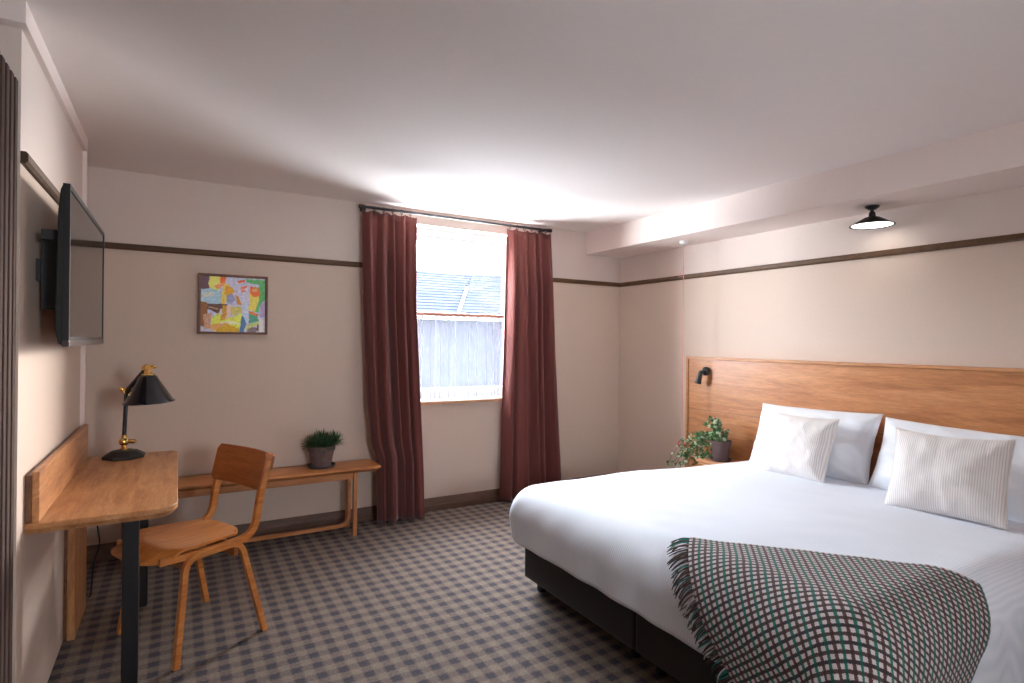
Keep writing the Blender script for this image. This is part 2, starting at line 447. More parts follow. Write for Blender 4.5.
def rail(bm): return bm
RZ0, RZ1 = 1.958, 1.997
def rail_prof(along, off, a0, a1, sgn, wallc):
    # rounded picture rail profile, 20 mm proud of the wall
    p = [(0, RZ0), (sgn * 0.012, RZ0), (sgn * 0.020, RZ0 + 0.010), (sgn * 0.020, RZ1 - 0.006), (sgn * 0.014, RZ1), (0, RZ1)]
    p = [(wallc + a, b) for a, b in p]
    return prism(p, a0, a1, along)
struct(obj('trim_3', rail_prof('x', 0, XL, W0, -1, D), 'rail'), 'brown picture rail above the painting on the window wall', 'trim')
struct(obj('trim_6', rail_prof('x', 0, W1, XR - 0.022, -1, D), 'rail'), 'short brown picture rail right of the window', 'trim')
struct(obj('trim_4', rail_prof('y', 0, YB, D, -1, XR), 'rail'), 'brown picture rail along the headboard wall', 'trim')
struct(obj('trim_5', rail_prof('y', 0, LY0, LY1 - 0.03, 1, XW), 'rail'), 'brown picture rail behind the television', 'trim')

def skirt(along, a0, a1, sgn, wallc):
    p = [(0, 0), (sgn * 0.022, 0), (sgn * 0.022, 0.045), (sgn * 0.016, 0.050), (sgn * 0.008, 0.098), (sgn * 0.004, 0.104), (0, 0.104)]
    return prism([(wallc + a, b) for a, b in p], a0, a1, along)
struct(obj('baseboard_back', skirt('x', XL, XR - 0.024, -1, D), 'base'), 'brown skirting board under the window', 'baseboard')
struct(obj('baseboard_right', skirt('y', 3.47, D, -1, XR), 'base'), 'brown skirting board in the corner beyond the headboard', 'baseboard')

# ------------------------------------------------------------------ window
win = struct(thing('window_1', 'white framed sash window between the curtains', 'window', ((W0 + W1) / 2, D + 0.14, WZ0)))
fy0, fy1 = D + 0.12, D + 0.19
def frame_bm(x0, x1, z0, z1, w, y0, y1, wb=None, wt=None):
    bm = bmesh.new(); wb = wb or w; wt = wt or w
    box(bm, x0, x0 + w, y0, y1, z0, z1); box(bm, x1 - w, x1, y0, y1, z0, z1)
    box(bm, x0 + w, x1 - w, y0, y1, z0, z0 + wb); box(bm, x0 + w, x1 - w, y0, y1, z1 - wt, z1); return bm
obj('window_frame', frame_bm(W0, W1, WZ0, WZ1, 0.05, fy0, fy1, 0.045, 0.055), 'white', win, bevel=0.004)
us = obj('upper_sash', frame_bm(W0 + 0.05, W1 - 0.05, 1.61, WZ1 - 0.055, 0.04, fy0 + 0.028, fy1 - 0.005, 0.035, 0.05), 'white', win, bevel=0.004)
ls = obj('lower_sash', frame_bm(W0 + 0.05, W1 - 0.05, WZ0 + 0.045, 1.612, 0.04, fy0 + 0.006, fy0 + 0.030, 0.045, 0.03), 'white', win, bevel=0.004)
obj('pane', B(W0 + 0.09, W1 - 0.09, fy1 - 0.03, fy1 - 0.026, 1.64, WZ1 - 0.10), 'glass', us)
obj('pane', B(W0 + 0.09, W1 - 0.09, fy0 + 0.016, fy0 + 0.020, WZ0 + 0.09, 1.585), 'glass', ls)
obj('window_sill', B(W0 - 0.03, W1 + 0.03, D - 0.035, D + 0.125, WZ0 - 0.022, WZ0 + 0.004), 'white', win, bevel=0.006)
obj('sill_nosing', B(W0 - 0.03, W1 + 0.03, D - 0.041, D - 0.034, WZ0 - 0.026, WZ0 - 0.008), 'head_edge', win, bevel=0.002)

fill_win = struct(thing('added_fill_window', 'small unseen window added for fill light opposite the curtained one', 'window', ((V0 + V1) / 2, YB - 0.14, VZ0)))  # added opening, out of view, lets fill daylight into the room
obj('window_frame', frame_bm(V0, V1, VZ0, VZ1, 0.03, YB - 0.19, YB - 0.12), 'white', fill_win, bevel=0.004)
obj('pane', B(V0 + 0.03, V1 - 0.03, YB - 0.157, YB - 0.153, VZ0 + 0.03, VZ1 - 0.03), 'glass', fill_win)

# ------------------------------------------------------------------ outside: house across the way
house = thing('neighbouring_house', 'slate roofed house with pale walls seen through the window', 'house', (5.6, 14.5, -3.2))
obj('wall', B(-4, 11, 12.35, 18, -3.2, 2.0), 'render', house)
def slope(name, x0, x1, ye, ze, yr, zr, skew=0.0):
    """courses of slates from eave (ye,ze) to ridge (yr,zr), each lapped over the one below"""
    bm = bmesh.new(); uvl = bm.loops.layers.uv.new('UVMap'); n = 15
    L = sqrt((yr - ye) ** 2 + (zr - ze) ** 2); ny, nz = -(zr - ze) / L, (yr - ye) / L
    for i in range(n):
        t0, t1 = i / n, (i + 1.12) / n; xs = skew * i / n
        def P(x, t, h): return (x, ye + (yr - ye) * t + ny * h, ze + (zr - ze) * t + nz * h)
        vs = [bm.verts.new(P(x, t, h)) for (x, t, h) in ((x0 + xs, t0, 0.022), (x1, t0, 0.022), (x1, t1, 0.012), (x0 + xs, t1, 0.012), (x0 + xs, t0, 0.0), (x1, t0, 0.0))]
        f1 = bm.faces.new(vs[:4]); f2 = bm.faces.new((vs[4], vs[5], vs[1], vs[0]))
        for f in (f1, f2):
            for l in f.loops: l[uvl].uv = (l.vert.co.x, (l.vert.co.y - ye) / (yr - ye) * L)
    o = obj(name, bm, 'slate', house); o['kind'] = 'stuff'; return o
obj('roof', prism([(12.0, 2.02), (14.25, 3.20), (16.6, 2.02)], -4.2, 11.2, 'x'), 'slate', house)
slope('slate_courses', -4.2, 11.2, 11.95, 2.03, 14.25, 3.24)
slope('slate_courses', 5.62, 11.2, 11.88, 2.05, 14.05, 3.24, 1.45)
obj('valley_flashing', sweep([(5.58, 11.88, 2.08), (6.38, 13.12, 2.76)], rectp(0.07, 0.05), fixed=(1, 0, 0)), 'lead', house)
obj('ridge_tiles', tube([(-4.2, 14.25, 3.22), (11.2, 14.25, 3.22)], 0.06, 8), 'lead', house, smooth=True)
obj('gutter', tube([(-4.2, 11.90, 1.98), (11.2, 11.90, 1.98)], 0.07, 10), 'gutter', house, smooth=True)
obj('chimney_stack', B(8.02, 8.5, 14.1, 14.7, 2.9, 3.95), 'brickc', house, bevel=0.02)

# ------------------------------------------------------------------ curtains
rod = thing('curtain_rod', 'slim dark metal curtain rod above the window', 'curtain rod', (2.05, D - 0.10, 2.405))
RY, RZ = D - 0.10, 2.407
obj('rod', tube([(1.20, RY, RZ), (2.90, RY, RZ)], 0.011, 12), 'black', rod, smooth=True, autosm=0.8)
for x in (1.195, 2.905):
    obj('finial', lathe([(0, -0.02), (0.017, -0.02), (0.017, 0.02), (0, 0.02)], 14, (x, RY, RZ), align((1, 0, 0))), 'black', rod, bevel=0.003)
for x in (1.23, 2.87):
    bm = B(x - 0.006, x + 0.006, RY - 0.004, D - 0.004, RZ - 0.006, RZ + 0.006)
    lathe([(0, 0), (0.022, 0), (0.022, 0.006), (0, 0.006)], 14, (x, D - 0.006, RZ), align((0, 1, 0)), bm)
    obj('bracket', bm, 'black', rod)

def interp(tab, z):
    # piecewise linear edge of the curtain: [(z, x)] from the top down
    for (za, xa_), (zb_, xb_) in zip(tab, tab[1:]):
        if z >= zb_: return xa_ + (xb_ - xa_) * (za - z) / (za - zb_)
    return tab[-1][1]
def curtain(label, left, right, nf, seed, ybot=0.0):
    top = (left[0][1], right[0][1]); bot = (left[-1][1], right[-1][1])
    rnd = random.Random(seed)
    ph = [rnd.uniform(-0.5, 0.5) for _ in range(nf * 2 + 3)]; am = [rnd.uniform(0.6, 1.15) for _ in range(nf * 2 + 3)]
    root = thing('curtain', label, 'curtain', ((bot[0] + bot[1]) / 2, RY, 0.0), 0, 'maroon window curtains')
    bm = bmesh.new(); NU, NV = nf * 14, 44; g = []
    ztop, zbot = 2.372, 0.018
    for j in range(NV + 1):
        v = j / NV; z = ztop + (zbot - ztop) * v
        x0, x1 = interp(left, z), interp(right, z)
        row = []
        for i in range(NU + 1):
            u = i / NU; k = (u + 0.035 * sin(2 * pi * (u * 1.6 + ph[4])) + 0.018 * sin(2 * pi * (u * 4.3 + ph[5]))) * nf; k = max(0.0, min(nf, k)); ki = int(k) if k < nf else nf - 1
            a = am[ki] + (am[ki + 1] - am[ki]) * smoothstep(0, 1, k - ki)
            warp = 0.06 * sin(2 * pi * (u * 1.7 + ph[0])) * v
            f = sin(2 * pi * (k + ph[1] * 0.6 * v + warp * nf * 0.4))
            # pinched at the heading, fuller folds lower down
            amp = (0.018 + 0.026 * smoothstep(0.0, 0.22, v)) * a
            y = RY + 0.004 + amp * (f + 0.22 * sin(4 * pi * k + ph[2])) - ybot * v
            y = min(y, D - 0.03)
            xx = x0 + (x1 - x0) * (u + 0.012 * sin(2 * pi * (k * 0.5 + ph[3])) * smoothstep(0.1, 0.5, v) * (u * (1 - u) * 4))
            zz = z + (0.010 * (1 + sin(2 * pi * k * 1.0 + 0.8)) * (1 - v) ** 14 - 0.005)
            row.append(bm.verts.new((xx, y, zz if j < NV else zbot + 0.004 * sin(9 * u + seed))))
        g.append(row)
    for j in range(NV):
        for i in range(NU): bm.faces.new((g[j][i], g[j][i + 1], g[j + 1][i + 1], g[j + 1][i]))
    c = obj('drape', bm, 'curtain', root, smooth=True)
    md = c.modifiers.new('cloth', 'SOLIDIFY'); md.thickness = 0.004
    ns = nf + 1
    for i in range(ns):
        x = top[0] + (top[1] - top[0]) * (i + 0.3) / ns
        path = [(x, RY + 0.019 * sin(2 * pi * k / 14), RZ - 0.007 + 0.019 * cos(2 * pi * k / 14)) for k in range(14)]
        obj('ring', sweep(path, circ(0.003, 6), closed=True, fixed=(1, 0, 0)), 'black', root, smooth=True)
        obj('hook', tube([(x, RY, RZ - 0.026), (x, RY + 0.004, RZ - 0.050)], 0.0025, 6), 'black', root)
    return root
curtain('maroon curtain left of the window, beside the bench', [(2.38, 1.20), (1.70, 1.213), (0.95, 1.243), (0.62, 1.27), (0.50, 1.312), (0.0, 1.315)], [(2.38, 1.632), (1.72, 1.617), (0.93, 1.651), (0.37, 1.675), (0.0, 1.68)], 5, 3, 0.085)
curtain('maroon curtain right of the window, nearer the bed', [(2.38, 2.468), (1.76, 2.465), (0.9, 2.446), (0.0, 2.43)], [(2.38, 2.915), (1.33, 2.965), (0.69, 3.006), (0.0, 3.055)], 5, 11, 0.0)

# sheer half curtain across the lower sash
sheer = thing('sheer_curtain', 'translucent white half curtain on the lower window sash', 'curtain', (2.1, D + 0.09, WZ0))
bm = bmesh.new(); NU, NV = 150, 22; g = []
rs = random.Random(5); comps = [(rs.uniform(5, 26), rs.uniform(0, 6.28), rs.uniform(0.3, 1.0)) for _ in range(7)]
for j in range(NV + 1):
    v = j / NV; row = []
    for i in range(NU + 1):
        u = i / NU; s = sum(a * sin(2 * pi * (f * (u + 0.006 * v * sin(9 * u + p))) + p) for f, p, a in comps) / 3.2
        row.append(bm.verts.new((W0 + 0.01 + (W1 - W0 - 0.02) * u, D + 0.080 + 0.022 * s * (0.6 + 0.4 * v), 1.612 + (WZ0 + 0.008 - 1.612) * v)))
    g.append(row)
for j in range(NV):
    for i in range(NU): bm.faces.new((g[j][i], g[j][i + 1], g[j + 1][i + 1], g[j + 1][i]))
obj('voile', bm, 'sheer', sheer, smooth=True)
bm = bmesh.new()
path = [(W0 + 0.01 + (W1 - W0 - 0.02) * i / 60, D + 0.083 + 0.004 * sin(i * 2.3), 1.622 + 0.003 * sin(i * 1.7)) for i in range(61)]
obj('heading', sweep(path, rectp(0.014, 0.022), fixed=(0, 1, 0)), 'sheer_tape', sheer, smooth=True)
obj('net_wire', tube([(W0, D + 0.085, 1.618), (W1, D + 0.085, 1.618)], 0.004, 8), 'black', sheer)

# ------------------------------------------------------------------ slatted screen at the left edge
scr = thing('slatted_screen', 'dark brown vertical slatted screen at the left edge', 'screen', (-0.5, 1.6, 0))
obj('backing', B(-0.57, -0.475, 0.7, 2.372, 0, 2.205), 'slat', scr)
y = 2.368; 
while y > 0.72:
    obj('slat', B(-0.475, -0.440, y - 0.034, y, 0, 2.215), 'slat', scr, bevel=0.004); y -= 0.054

# ------------------------------------------------------------------ desk
desk = thing('desk', 'wall mounted oak desk with tall upstand and black legs', 'desk', (-0.21, 3.15, 0))
DX0, DX1, DY0, DY1, DZ = XW + 0.002, 0.012, 2.485, 3.745, 0.765
def rr(x0, x1, y0, y1, r, n=8):
    # rectangle with both right-hand corners rounded
    p = [(x0, y0)]
    for k in range(n + 1): a = -pi / 2 + pi / 2 * k / n; p.append((x1 - r + r * cos(a), y0 + r + r * sin(a)))
    q = 0.03
    for k in range(n + 1): a = pi / 2 * k / n; p.append((x1 - q + q * cos(a), y1 - q + q * sin(a)))
    p.append((x0, y1)); return p
bm = bmesh.new(); lev = [(0.024, DZ - 0.040), (0.016, DZ - 0.038), (0.0, DZ - 0.018), (0.0, DZ - 0.003), (0.003, DZ)]
rings = [[bm.verts.new((a, b, z)) for a, b in rr(DX0, DX1 - ins, DY0 + ins, DY1 - ins, 0.085 - ins * 0.5)] for ins, z in lev]
for r0, r1 in zip(rings, rings[1:]):
    for i in range(len(r0)): bm.faces.new((r0[i], r0[(i + 1) % len(r0)], r1[(i + 1) % len(r0)], r1[i]))
bm.faces.new(rings[0][::-1]); bm.faces.new(rings[-1])
obj('desk_top', bm, 'oak_y', desk)
obj('upstand', B(-0.418, -0.398, DY0 + 0.012, DY1 + 0.010, DZ, 0.938), 'oak_y', desk, bevel=0.002)
obj('upstand_back', B(XW + 0.001, -0.4185, DY0 + 0.012, DY1 - 0.02, DZ, 0.928), 'oak_edge', desk, bevel=0.002)
for yy in (2.665, 3.545):
    lg = obj('leg', B(-0.172, -0.117, yy - 0.0275, yy + 0.0275, 0.008, DZ - 0.046), 'black', desk, bevel=0.004)
    obj('foot_pad', B(-0.168, -0.121, yy - 0.0235, yy + 0.0235, 0.0, 0.008), 'black', lg)
    obj('fixing_plate', B(-0.205, -0.085, yy - 0.06, yy + 0.06, DZ - 0.046, DZ - 0.040), 'black', desk)
obj('support_panel', B(-0.422, -0.392, 3.29, 3.68, 0.0, DZ - 0.040), 'oak_z', desk, bevel=0.002)
obj('support_core', B(XW + 0.001, -0.4225, 3.305, 3.66, 0.0, DZ - 0.040), 'oak_edge', desk)
cordp = arc_path([(-0.36, 3.72, 0.71), (-0.355, 3.72, 0.42), (-0.335, 3.70, 0.30), (-0.365, 3.72, 0.22), (-0.38, 3.74, 0.02), (-0.40, 3.78, 0.006)], 0.06, 6)
tag(obj('power_cord', tube(cordp, 0.004, 8), 'black', None, smooth=True), 'black power cord hanging below the desk beside the panel', 'cord')

# ------------------------------------------------------------------ desk lamp
LX, LY = -0.232, 3.635
lamp = thing('desk_lamp', 'black and brass desk lamp with cone shade on the oak desk', 'lamp', (LX, LY, DZ))
prof = [(0, 0), (0.098, 0), (0.100, 0.004), (0.100, 0.014), (0.088, 0.020), (0.060, 0.038), (0.040, 0.042), (0, 0.043)]
obj('base', lathe([(r, z + DZ) for r, z in prof], 8, (LX, LY, 0), Matrix.Rotation(0.35, 4, 'Z')), 'iron', lamp, bevel=0.003)
zb = DZ + 0.043
obj('lower_joint', lathe([(0, 0), (0.020, 0), (0.020, 0.006), (0.012, 0.012), (0.012, 0.022), (0.022, 0.030), (0.026, 0.042), (0.022, 0.054), (0.013, 0.060), (0.013, 0.078), (0, 0.078)], 20, (LX, LY, zb)), 'brass', lamp, smooth=True, autosm=0.7)
obj('wing_nut', lathe([(0, 0), (0.011, 0), (0.013, 0.02), (0.008, 0.036), (0, 0.037)], 12, (LX + 0.02, LY - 0.006, zb + 0.042), align((1, -0.35, 0.05))), 'brass', lamp, smooth=True, autosm=0.7)
zj = zb + 0.078; EL = Vector((LX + 0.008, LY - 0.004, DZ + 0.352)); TP = Vector((LX + 0.098, LY - 0.050, DZ + 0.475))
obj('stem', tube([(LX, LY, zj), EL], 0.0105, 14), 'gloss', lamp, smooth=True, autosm=0.8)
obj('elbow_joint', lathe([(0, -0.018), (0.016, -0.016), (0.019, 0), (0.016, 0.016), (0, 0.018)], 16, EL, align((0.4, -0.9, 0))), 'brass', lamp, smooth=True, autosm=0.9)
obj('elbow_knob', lathe([(0, 0), (0.010, 0), (0.012, 0.012), (0.006, 0.02), (0, 0.02)], 12, EL + Vector((-0.014, 0.0, 0.008)), align((-1, -0.2, 0.3))), 'brass', lamp, smooth=True, autosm=0.9)
obj('arm', tube([EL + (TP - EL) * 0.1, EL + (TP - EL) * 0.93], 0.0105, 14), 'gloss', lamp, smooth=True, autosm=0.8)
obj('head_joint', lathe([(0, -0.022), (0.017, -0.020), (0.021, 0), (0.017, 0.020), (0, 0.022)], 16, TP, align((0.5, -0.85, 0.1))), 'brass', lamp, smooth=True, autosm=0.9)
obj('head_knob', lathe([(0, 0), (0.009, 0), (0.012, 0.014), (0.007, 0.026), (0, 0.026)], 12, TP + Vector((0.018, -0.004, 0.004)), align((1, -0.2, 0.1))), 'brass', lamp, smooth=True, autosm=0.9)
sm = Matrix.Rotation(-0.05, 4, 'Y') @ Matrix.Rotation(0.03, 4, 'X')
sc0 = TP + Vector((0.006, -0.004, -0.028))
obj('shade_neck', lathe([(0, 0.022), (0.014, 0.022), (0.018, 0.004), (0.030, -0.004), (0.030, -0.010), (0, -0.010)], 20, sc0, sm), 'brass', lamp, smooth=True, autosm=0.7)
shp = [(0, -0.008), (0.030, -0.008), (0.040, -0.016), (0.110, -0.142), (0.120, -0.150), (0.120, -0.154), (0.114, -0.153), (0.106, -0.144), (0.038, -0.024), (0, -0.016)]
shd = obj('lamp_shade', lathe(shp, 40, sc0, sm), 'gloss', lamp, smooth=True, autosm=0.9)
obj('bulb_holder', lathe([(0, -0.018), (0.018, -0.018), (0.018, -0.060), (0, -0.060)], 14, sc0, sm), 'black', shd)
obj('bulb', lathe([(0, -0.06), (0.013, -0.06), (0.026, -0.09), (0.028, -0.108), (0.018, -0.128), (0, -0.134)], 16, sc0, sm), 'plastic', shd, smooth=True)

# ------------------------------------------------------------------ television
tv = thing('television', 'black flat screen television on the left wall bracket', 'television', (-0.36, 3.0, 1.37))
TX, TY0, TY1, TZ0, TZ1 = -0.317, 2.455, 3.535, 1.366, 1.925
obj('bezel', frame_bm(TY0, TY1, TZ0 + 0.022, TZ1, 0.016, 0, 0.02, 0.012, 0.016), 'tvbody', None)
bz = bpy.data.objects['bezel']; bz.data.transform(Matrix(((0, 1, 0, TX - 0.02), (1, 0, 0, 0), (0, 0, 1, 0), (0, 0, 0, 1)))); bz.data.transform(tv.matrix_basis.inverted()); bz.parent = tv; bz.data.flip_normals()
obj('screen', B(TX - 0.012, TX - 0.003, TY0 + 0.014, TY1 - 0.014, TZ0 + 0.032, TZ1 - 0.014), 'screen', tv)
obj('lower_bezel', B(TX - 0.02, TX + 0.001, TY0, TY1, TZ0, TZ0 + 0.022), 'tvsilver', tv, bevel=0.003)
obj('back_cover', prism([(TX - 0.0205, TZ0 + 0.004), (TX - 0.0205, TZ1 - 0.002), (TX - 0.027, TZ1 - 0.02), (TX - 0.034, TZ1 - 0.10), (TX - 0.040, TZ0 + 0.06), (TX - 0.030, TZ0 + 0.01)], TY0 + 0.004, TY1 - 0.004, 'y'), 'tvbody', tv, bevel=0.006)
obj('bracket_arm', B(XW + 0.012, TX - 0.036, 2.66, 2.685, 1.50, 1.76), 'black', tv)
obj('bracket_arm', B(XW + 0.012, TX - 0.036, 3.28, 3.305, 1.50, 1.76), 'black', tv)
obj('wall_plate', B(XW + 0.001, XW + 0.012, 2.63, 3.33, 1.60, 1.68), 'black', tv)
obj('bracket_hook', B(XW + 0.03, TX - 0.033, 2.535, 2.55, 1.74, 1.775), 'black', tv)

# ------------------------------------------------------------------ painting
pic = thing('framed_painting', 'small colourful abstract painting in a thin brown frame', 'painting', (0.34, D - 0.02, 1.43))
PX0, PX1, PZ0, PZ1 = 0.124, 0.555, 1.430, 1.838
bm = frame_bm(PX0, PX1, PZ0, PZ1, 0.014, D - 0.042, D - 0.002)
obj('frame', bm, 'frame', pic, bevel=0.002)
cx0, cx1, cz0, cz1 = PX0 + 0.016, PX1 - 0.016, PZ0 + 0.016, PZ1 - 0.016
polys = [
    ((196, 194, 214), [(0, 0), (1, 0), (1, 1), (0, 1)]),
    ((104, 72, 84), [(0, 0), (.13, 0), (.13, .23), (0, .25)]),
    ((222, 224, 112), [(.12, 0), (.30, 0), (.29, .20), (.22, .30), (.12, .28)]),
    ((236, 106, 34), [(.29, 0), (.39, 0), (.36, .10), (.29, .12)]),
    ((164, 194, 206), [(0, .24), (.14, .23), (.34, .28), (.32, .50), (.12, .50), (0, .47)]),
    ((198, 204, 196), [(.02, .30), (.2, .28), (.2, .36), (.02, .40)]),
    ((146, 92, 40), [(0, .46), (.10, .48), (.10, .80), (.06, .92), (0, .90)]),
    ((196, 150, 120), [(.03, .70), (.16, .66), (.14, .95), (.05, .95)]),
    ((98, 68, 56), [(.10, .50), (.42, .49), (.40, .56), (.30, .58), (.27, .67), (.10, .60)]),
    ((182, 138, 100), [(.12, .55), (.28, .58), (.27, .60), (.12, .575)]),
    ((224, 190, 86), [(.34, .12), (.44, .14), (.38, .50), (.30, .50)]),
    ((206, 150, 34), [(.37, .16), (.46, .18), (.52, .28), (.44, .34), (.36, .32)]),
    ((150, 154, 184), [(.38, .34), (.48, .30), (.52, .40), (.46, .50), (.40, .44)]),
    ((196, 132, 44), [(.52, .32), (.57, .34), (.63, .50), (.56, .50)]),
    ((204, 152, 44), [(.32, .52), (.44, .52), (.40, .80), (.26, .90), (.22, .84), (.33, .68)]),
    ((236, 190, 170), [(.40, .50), (.46, .52), (.44, .76), (.34, .86), (.38, .70)]),
    ((196, 184, 96), [(.45, .54), (.62, .54), (.62, .66), (.46, .70)]),
    ((214, 216, 84), [(.17, .74), (.30, .64), (.30, .80), (.62, .66), (.63, .96), (.14, .98)]),
    ((228, 166, 90), [(.14, .88), (.36, .82), (.50, .90), (.30, .97), (.14, .98)]),
    ((206, 166, 22), [(.26, .94), (.42, .87), (.60, .94), (.58, 1), (.22, 1)]),
    ((238, 226, 180), [(.30, .82), (.44, .80), (.60, .84), (.56, .87), (.40, .84), (.28, .86)]),
    ((190, 206, 232), [(.64, .56), (.70, .42), (.74, .60), (.72, .80), (.67, .86), (.66, .70)]),
    ((72, 118, 166), [(.62, .70), (.66, .70), (.70, .86), (.66, 1), (.60, 1)]),
    ((100, 178, 108), [(.68, .02), (1, .02), (1, .40), (.92, .50), (.90, .62), (.80, .62), (.84, .30), (.90, .12), (.70, .08)]),
    ((226, 202, 92), [(.74, .28), (.88, .24), (.90, .40), (.84, .62), (.72, .58), (.76, .44)]),
    ((232, 104, 44), [(.76, .14), (.90, .18), (.92, .30), (.82, .35), (.75, .26)]),
    ((240, 170, 110), [(.78, .20), (.86, .19), (.88, .24), (.80, .26)]),
    ((230, 96, 38), [(.54, .06), (.66, .03), (.68, .07), (.58, .10)]),
    ((238, 120, 80), [(.60, .18), (.72, .14), (.70, .19), (.62, .22), (.70, .25), (.62, .27)]),
    ((240, 150, 100), [(.20, .18), (.34, .10), (.38, .06), (.36, .14), (.24, .24)]),
    ((224, 116, 42), [(.72, .60), (.80, .63), (.90, .66), (.88, .71), (.76, .66)]),
    ((78, 152, 122), [(.74, .66), (.88, .70), (.90, .80), (.74, .84)]),
    ((186, 200, 116), [(.68, .94), (.76, .84), (.92, .80), (.90, .86), (.78, .90), (.72, .98)]),
    ((128, 112, 118), [(.72, .96), (.80, .90), (.88, .92), (.86, 1), (.72, 1)]),
    ((112, 84, 56), [(.86, .86), (.90, .86), (.90, .98), (.87, .98)]),
    ((176, 158, 196), [(.92, .50), (1, .42), (1, .70), (.92, .72)]),
    ((232, 230, 214), [(.90, .72), (.98, .78), (.98, 1), (.91, 1)]),
]
def inside(px, py, poly):
    c = False; j = len(poly) - 1
    for i in range(len(poly)):
        xi, yi = poly[i]; xj, yj = poly[j]
        if (yi > py) != (yj > py) and px < (xj - xi) * (py - yi) / (yj - yi) + xi: c = not c
        j = i
    return c
bm = bmesh.new(); cl = bm.loops.layers.float_color.new('Col'); N = 110
gv = [[bm.verts.new((cx0 + (cx1 - cx0) * i / N, D - 0.024, cz1 + (cz0 - cz1) * j / N)) for i in range(N + 1)] for j in range(N + 1)]
for j in range(N):
    for i in range(N):
        f = bm.faces.new((gv[j][i], gv[j + 1][i], gv[j + 1][i + 1], gv[j][i + 1]))
        u, v = (i + .5) / N, (j + .5) / N
        u += 0.014 * noise.noise((u * 11, v * 11, 1)) + 0.008 * noise.noise((u * 40, v * 40, 1)); v += 0.014 * noise.noise((u * 11, v * 11, 7)) + 0.008 * noise.noise((u * 40, v * 40, 7))
        col = polys[0][0]
        for c, p in polys:
            if inside(min(max(u, .001), .999), min(max(v, .001), .999), p): col = c
        k = 1.16 + 0.14 * noise.noise((u * 25, v * 25, 3))
        col = srgb(*[min(255, c * k) for c in col])
        for l in f.loops: l[cl] = col
obj('canvas', bm, 'paint', pic)
obj('backing_board', B(cx0 - 0.001, cx1 + 0.001, D - 0.0235, D - 0.004, cz0 - 0.001, cz1 + 0.001), 'frame', pic)

# ------------------------------------------------------------------ bench
bench = thing('bench', 'long low wooden bench along the wall under the painting', 'bench', (0.45, 4.2, 0))
BX0, BX1, BY0, BY1, BZ = -0.42, 1.300, 4.035, 4.345, 0.487
bm = bmesh.new()
lev = [(0.030, BZ - 0.034), (0.004, BZ - 0.018), (0.0, BZ - 0.010), (0.004, BZ - 0.002), (0.008, BZ)]
rings = []
for ins, z in lev:
    p = []; r = 0.05
    for (sx, sy, a0) in ((1, -1, -pi / 2), (1, 1, 0), (-1, 1, pi / 2), (-1, -1, pi)):
        cxx = (BX1 - r if sx > 0 else BX0 + r); cyy = (BY1 - r if sy > 0 else BY0 + r)
        for k in range(6): a = a0 + pi / 2 * k / 5; p.append((cxx + (r - ins) * cos(a), cyy + (r - ins) * sin(a)))
    rings.append([bm.verts.new((a, b, z)) for a, b in p])
for r0, r1 in zip(rings, rings[1:]):
    for i in range(len(r0)): bm.faces.new((r0[i], r0[(i + 1) % len(r0)], r1[(i + 1) % len(r0)], r1[i]))
bm.faces.new(rings[0][::-1]); bm.faces.new(rings[-1])
obj('bench_top', bm, 'bench', bench, smooth=True, autosm=0.5)
zt = BZ - 0.034
obj('apron', B(-0.24, 1.096, 4.072, 4.092, zt - 0.045, zt), 'bench', bench, bevel=0.003)
obj('apron', B(-0.24, 1.075, 4.262, 4.282, zt - 0.045, zt), 'bench', bench, bevel=0.003)
for x in (1.112, -0.256):
    obj('leg', B(x - 0.014, x + 0.014, 4.066, 4.098, 0.0, zt), 'bench_z', bench, bevel=0.003)
# bent rear loop: two uprights joined by a low stretcher
loop = arc_path([(1.088, 4.155, zt), (1.088, 4.155, 0.060), (-0.235, 4.155, 0.060), (-0.235, 4.155, zt)], 0.075, 8)
obj('bent_frame', sweep(loop, rectp(0.030, 0.022), fixed=(0, 1, 0)), 'bench', bench, smooth=True, autosm=0.7)
for x in (1.10, -0.245): obj('cross_rail', B(x - 0.012, x + 0.012, 4.098, 4.30, zt - 0.035, zt), 'bench_z', bench)
for x in (1.112, -0.256): obj('leg', B(x - 0.014, x + 0.014, 4.268, 4.298, 0.0, zt), 'bench_z', bench, bevel=0.003)

# ------------------------------------------------------------------ chair (local: x forward, y towards the room side)
chair = thing('desk_chair', 'bent plywood chair pulled up to the oak desk', 'chair', (0.055, 3.10, 0), 3.589)
for s in (1, -1):
    w0, w1 = 0.262 * s, 0.222 * s            # feet and top of the leg hoop
    def lean(x, z): return (x, w0 + (w1 - w0) * z / 0.445, z)
    hoop = [lean(0.175, 0.0), lean(0.118, 0.438), lean(-0.130, 0.448), lean(-0.232, 0.0)]
    obj('leg_hoop', sweep(arc_path(hoop, 0.055, 8), rectp(0.026, 0.024), fixed=(0, 1, 0)), 'ply', chair, smooth=True, autosm=0.7, local=True)
    y1 = 0.196 * s
    back = arc_path([(0.215, y1, 0.447), (-0.060, y1, 0.438), (-0.215, y1, 0.452), (-0.245, y1, 0.640), (-0.292, y1, 0.832)], 0.105, 9)
    obj('back_upright', sweep(back, rectp(0.024, 0.030), fixed=(0, 1, 0)), 'ply', chair, smooth=True, autosm=0.7, local=True)
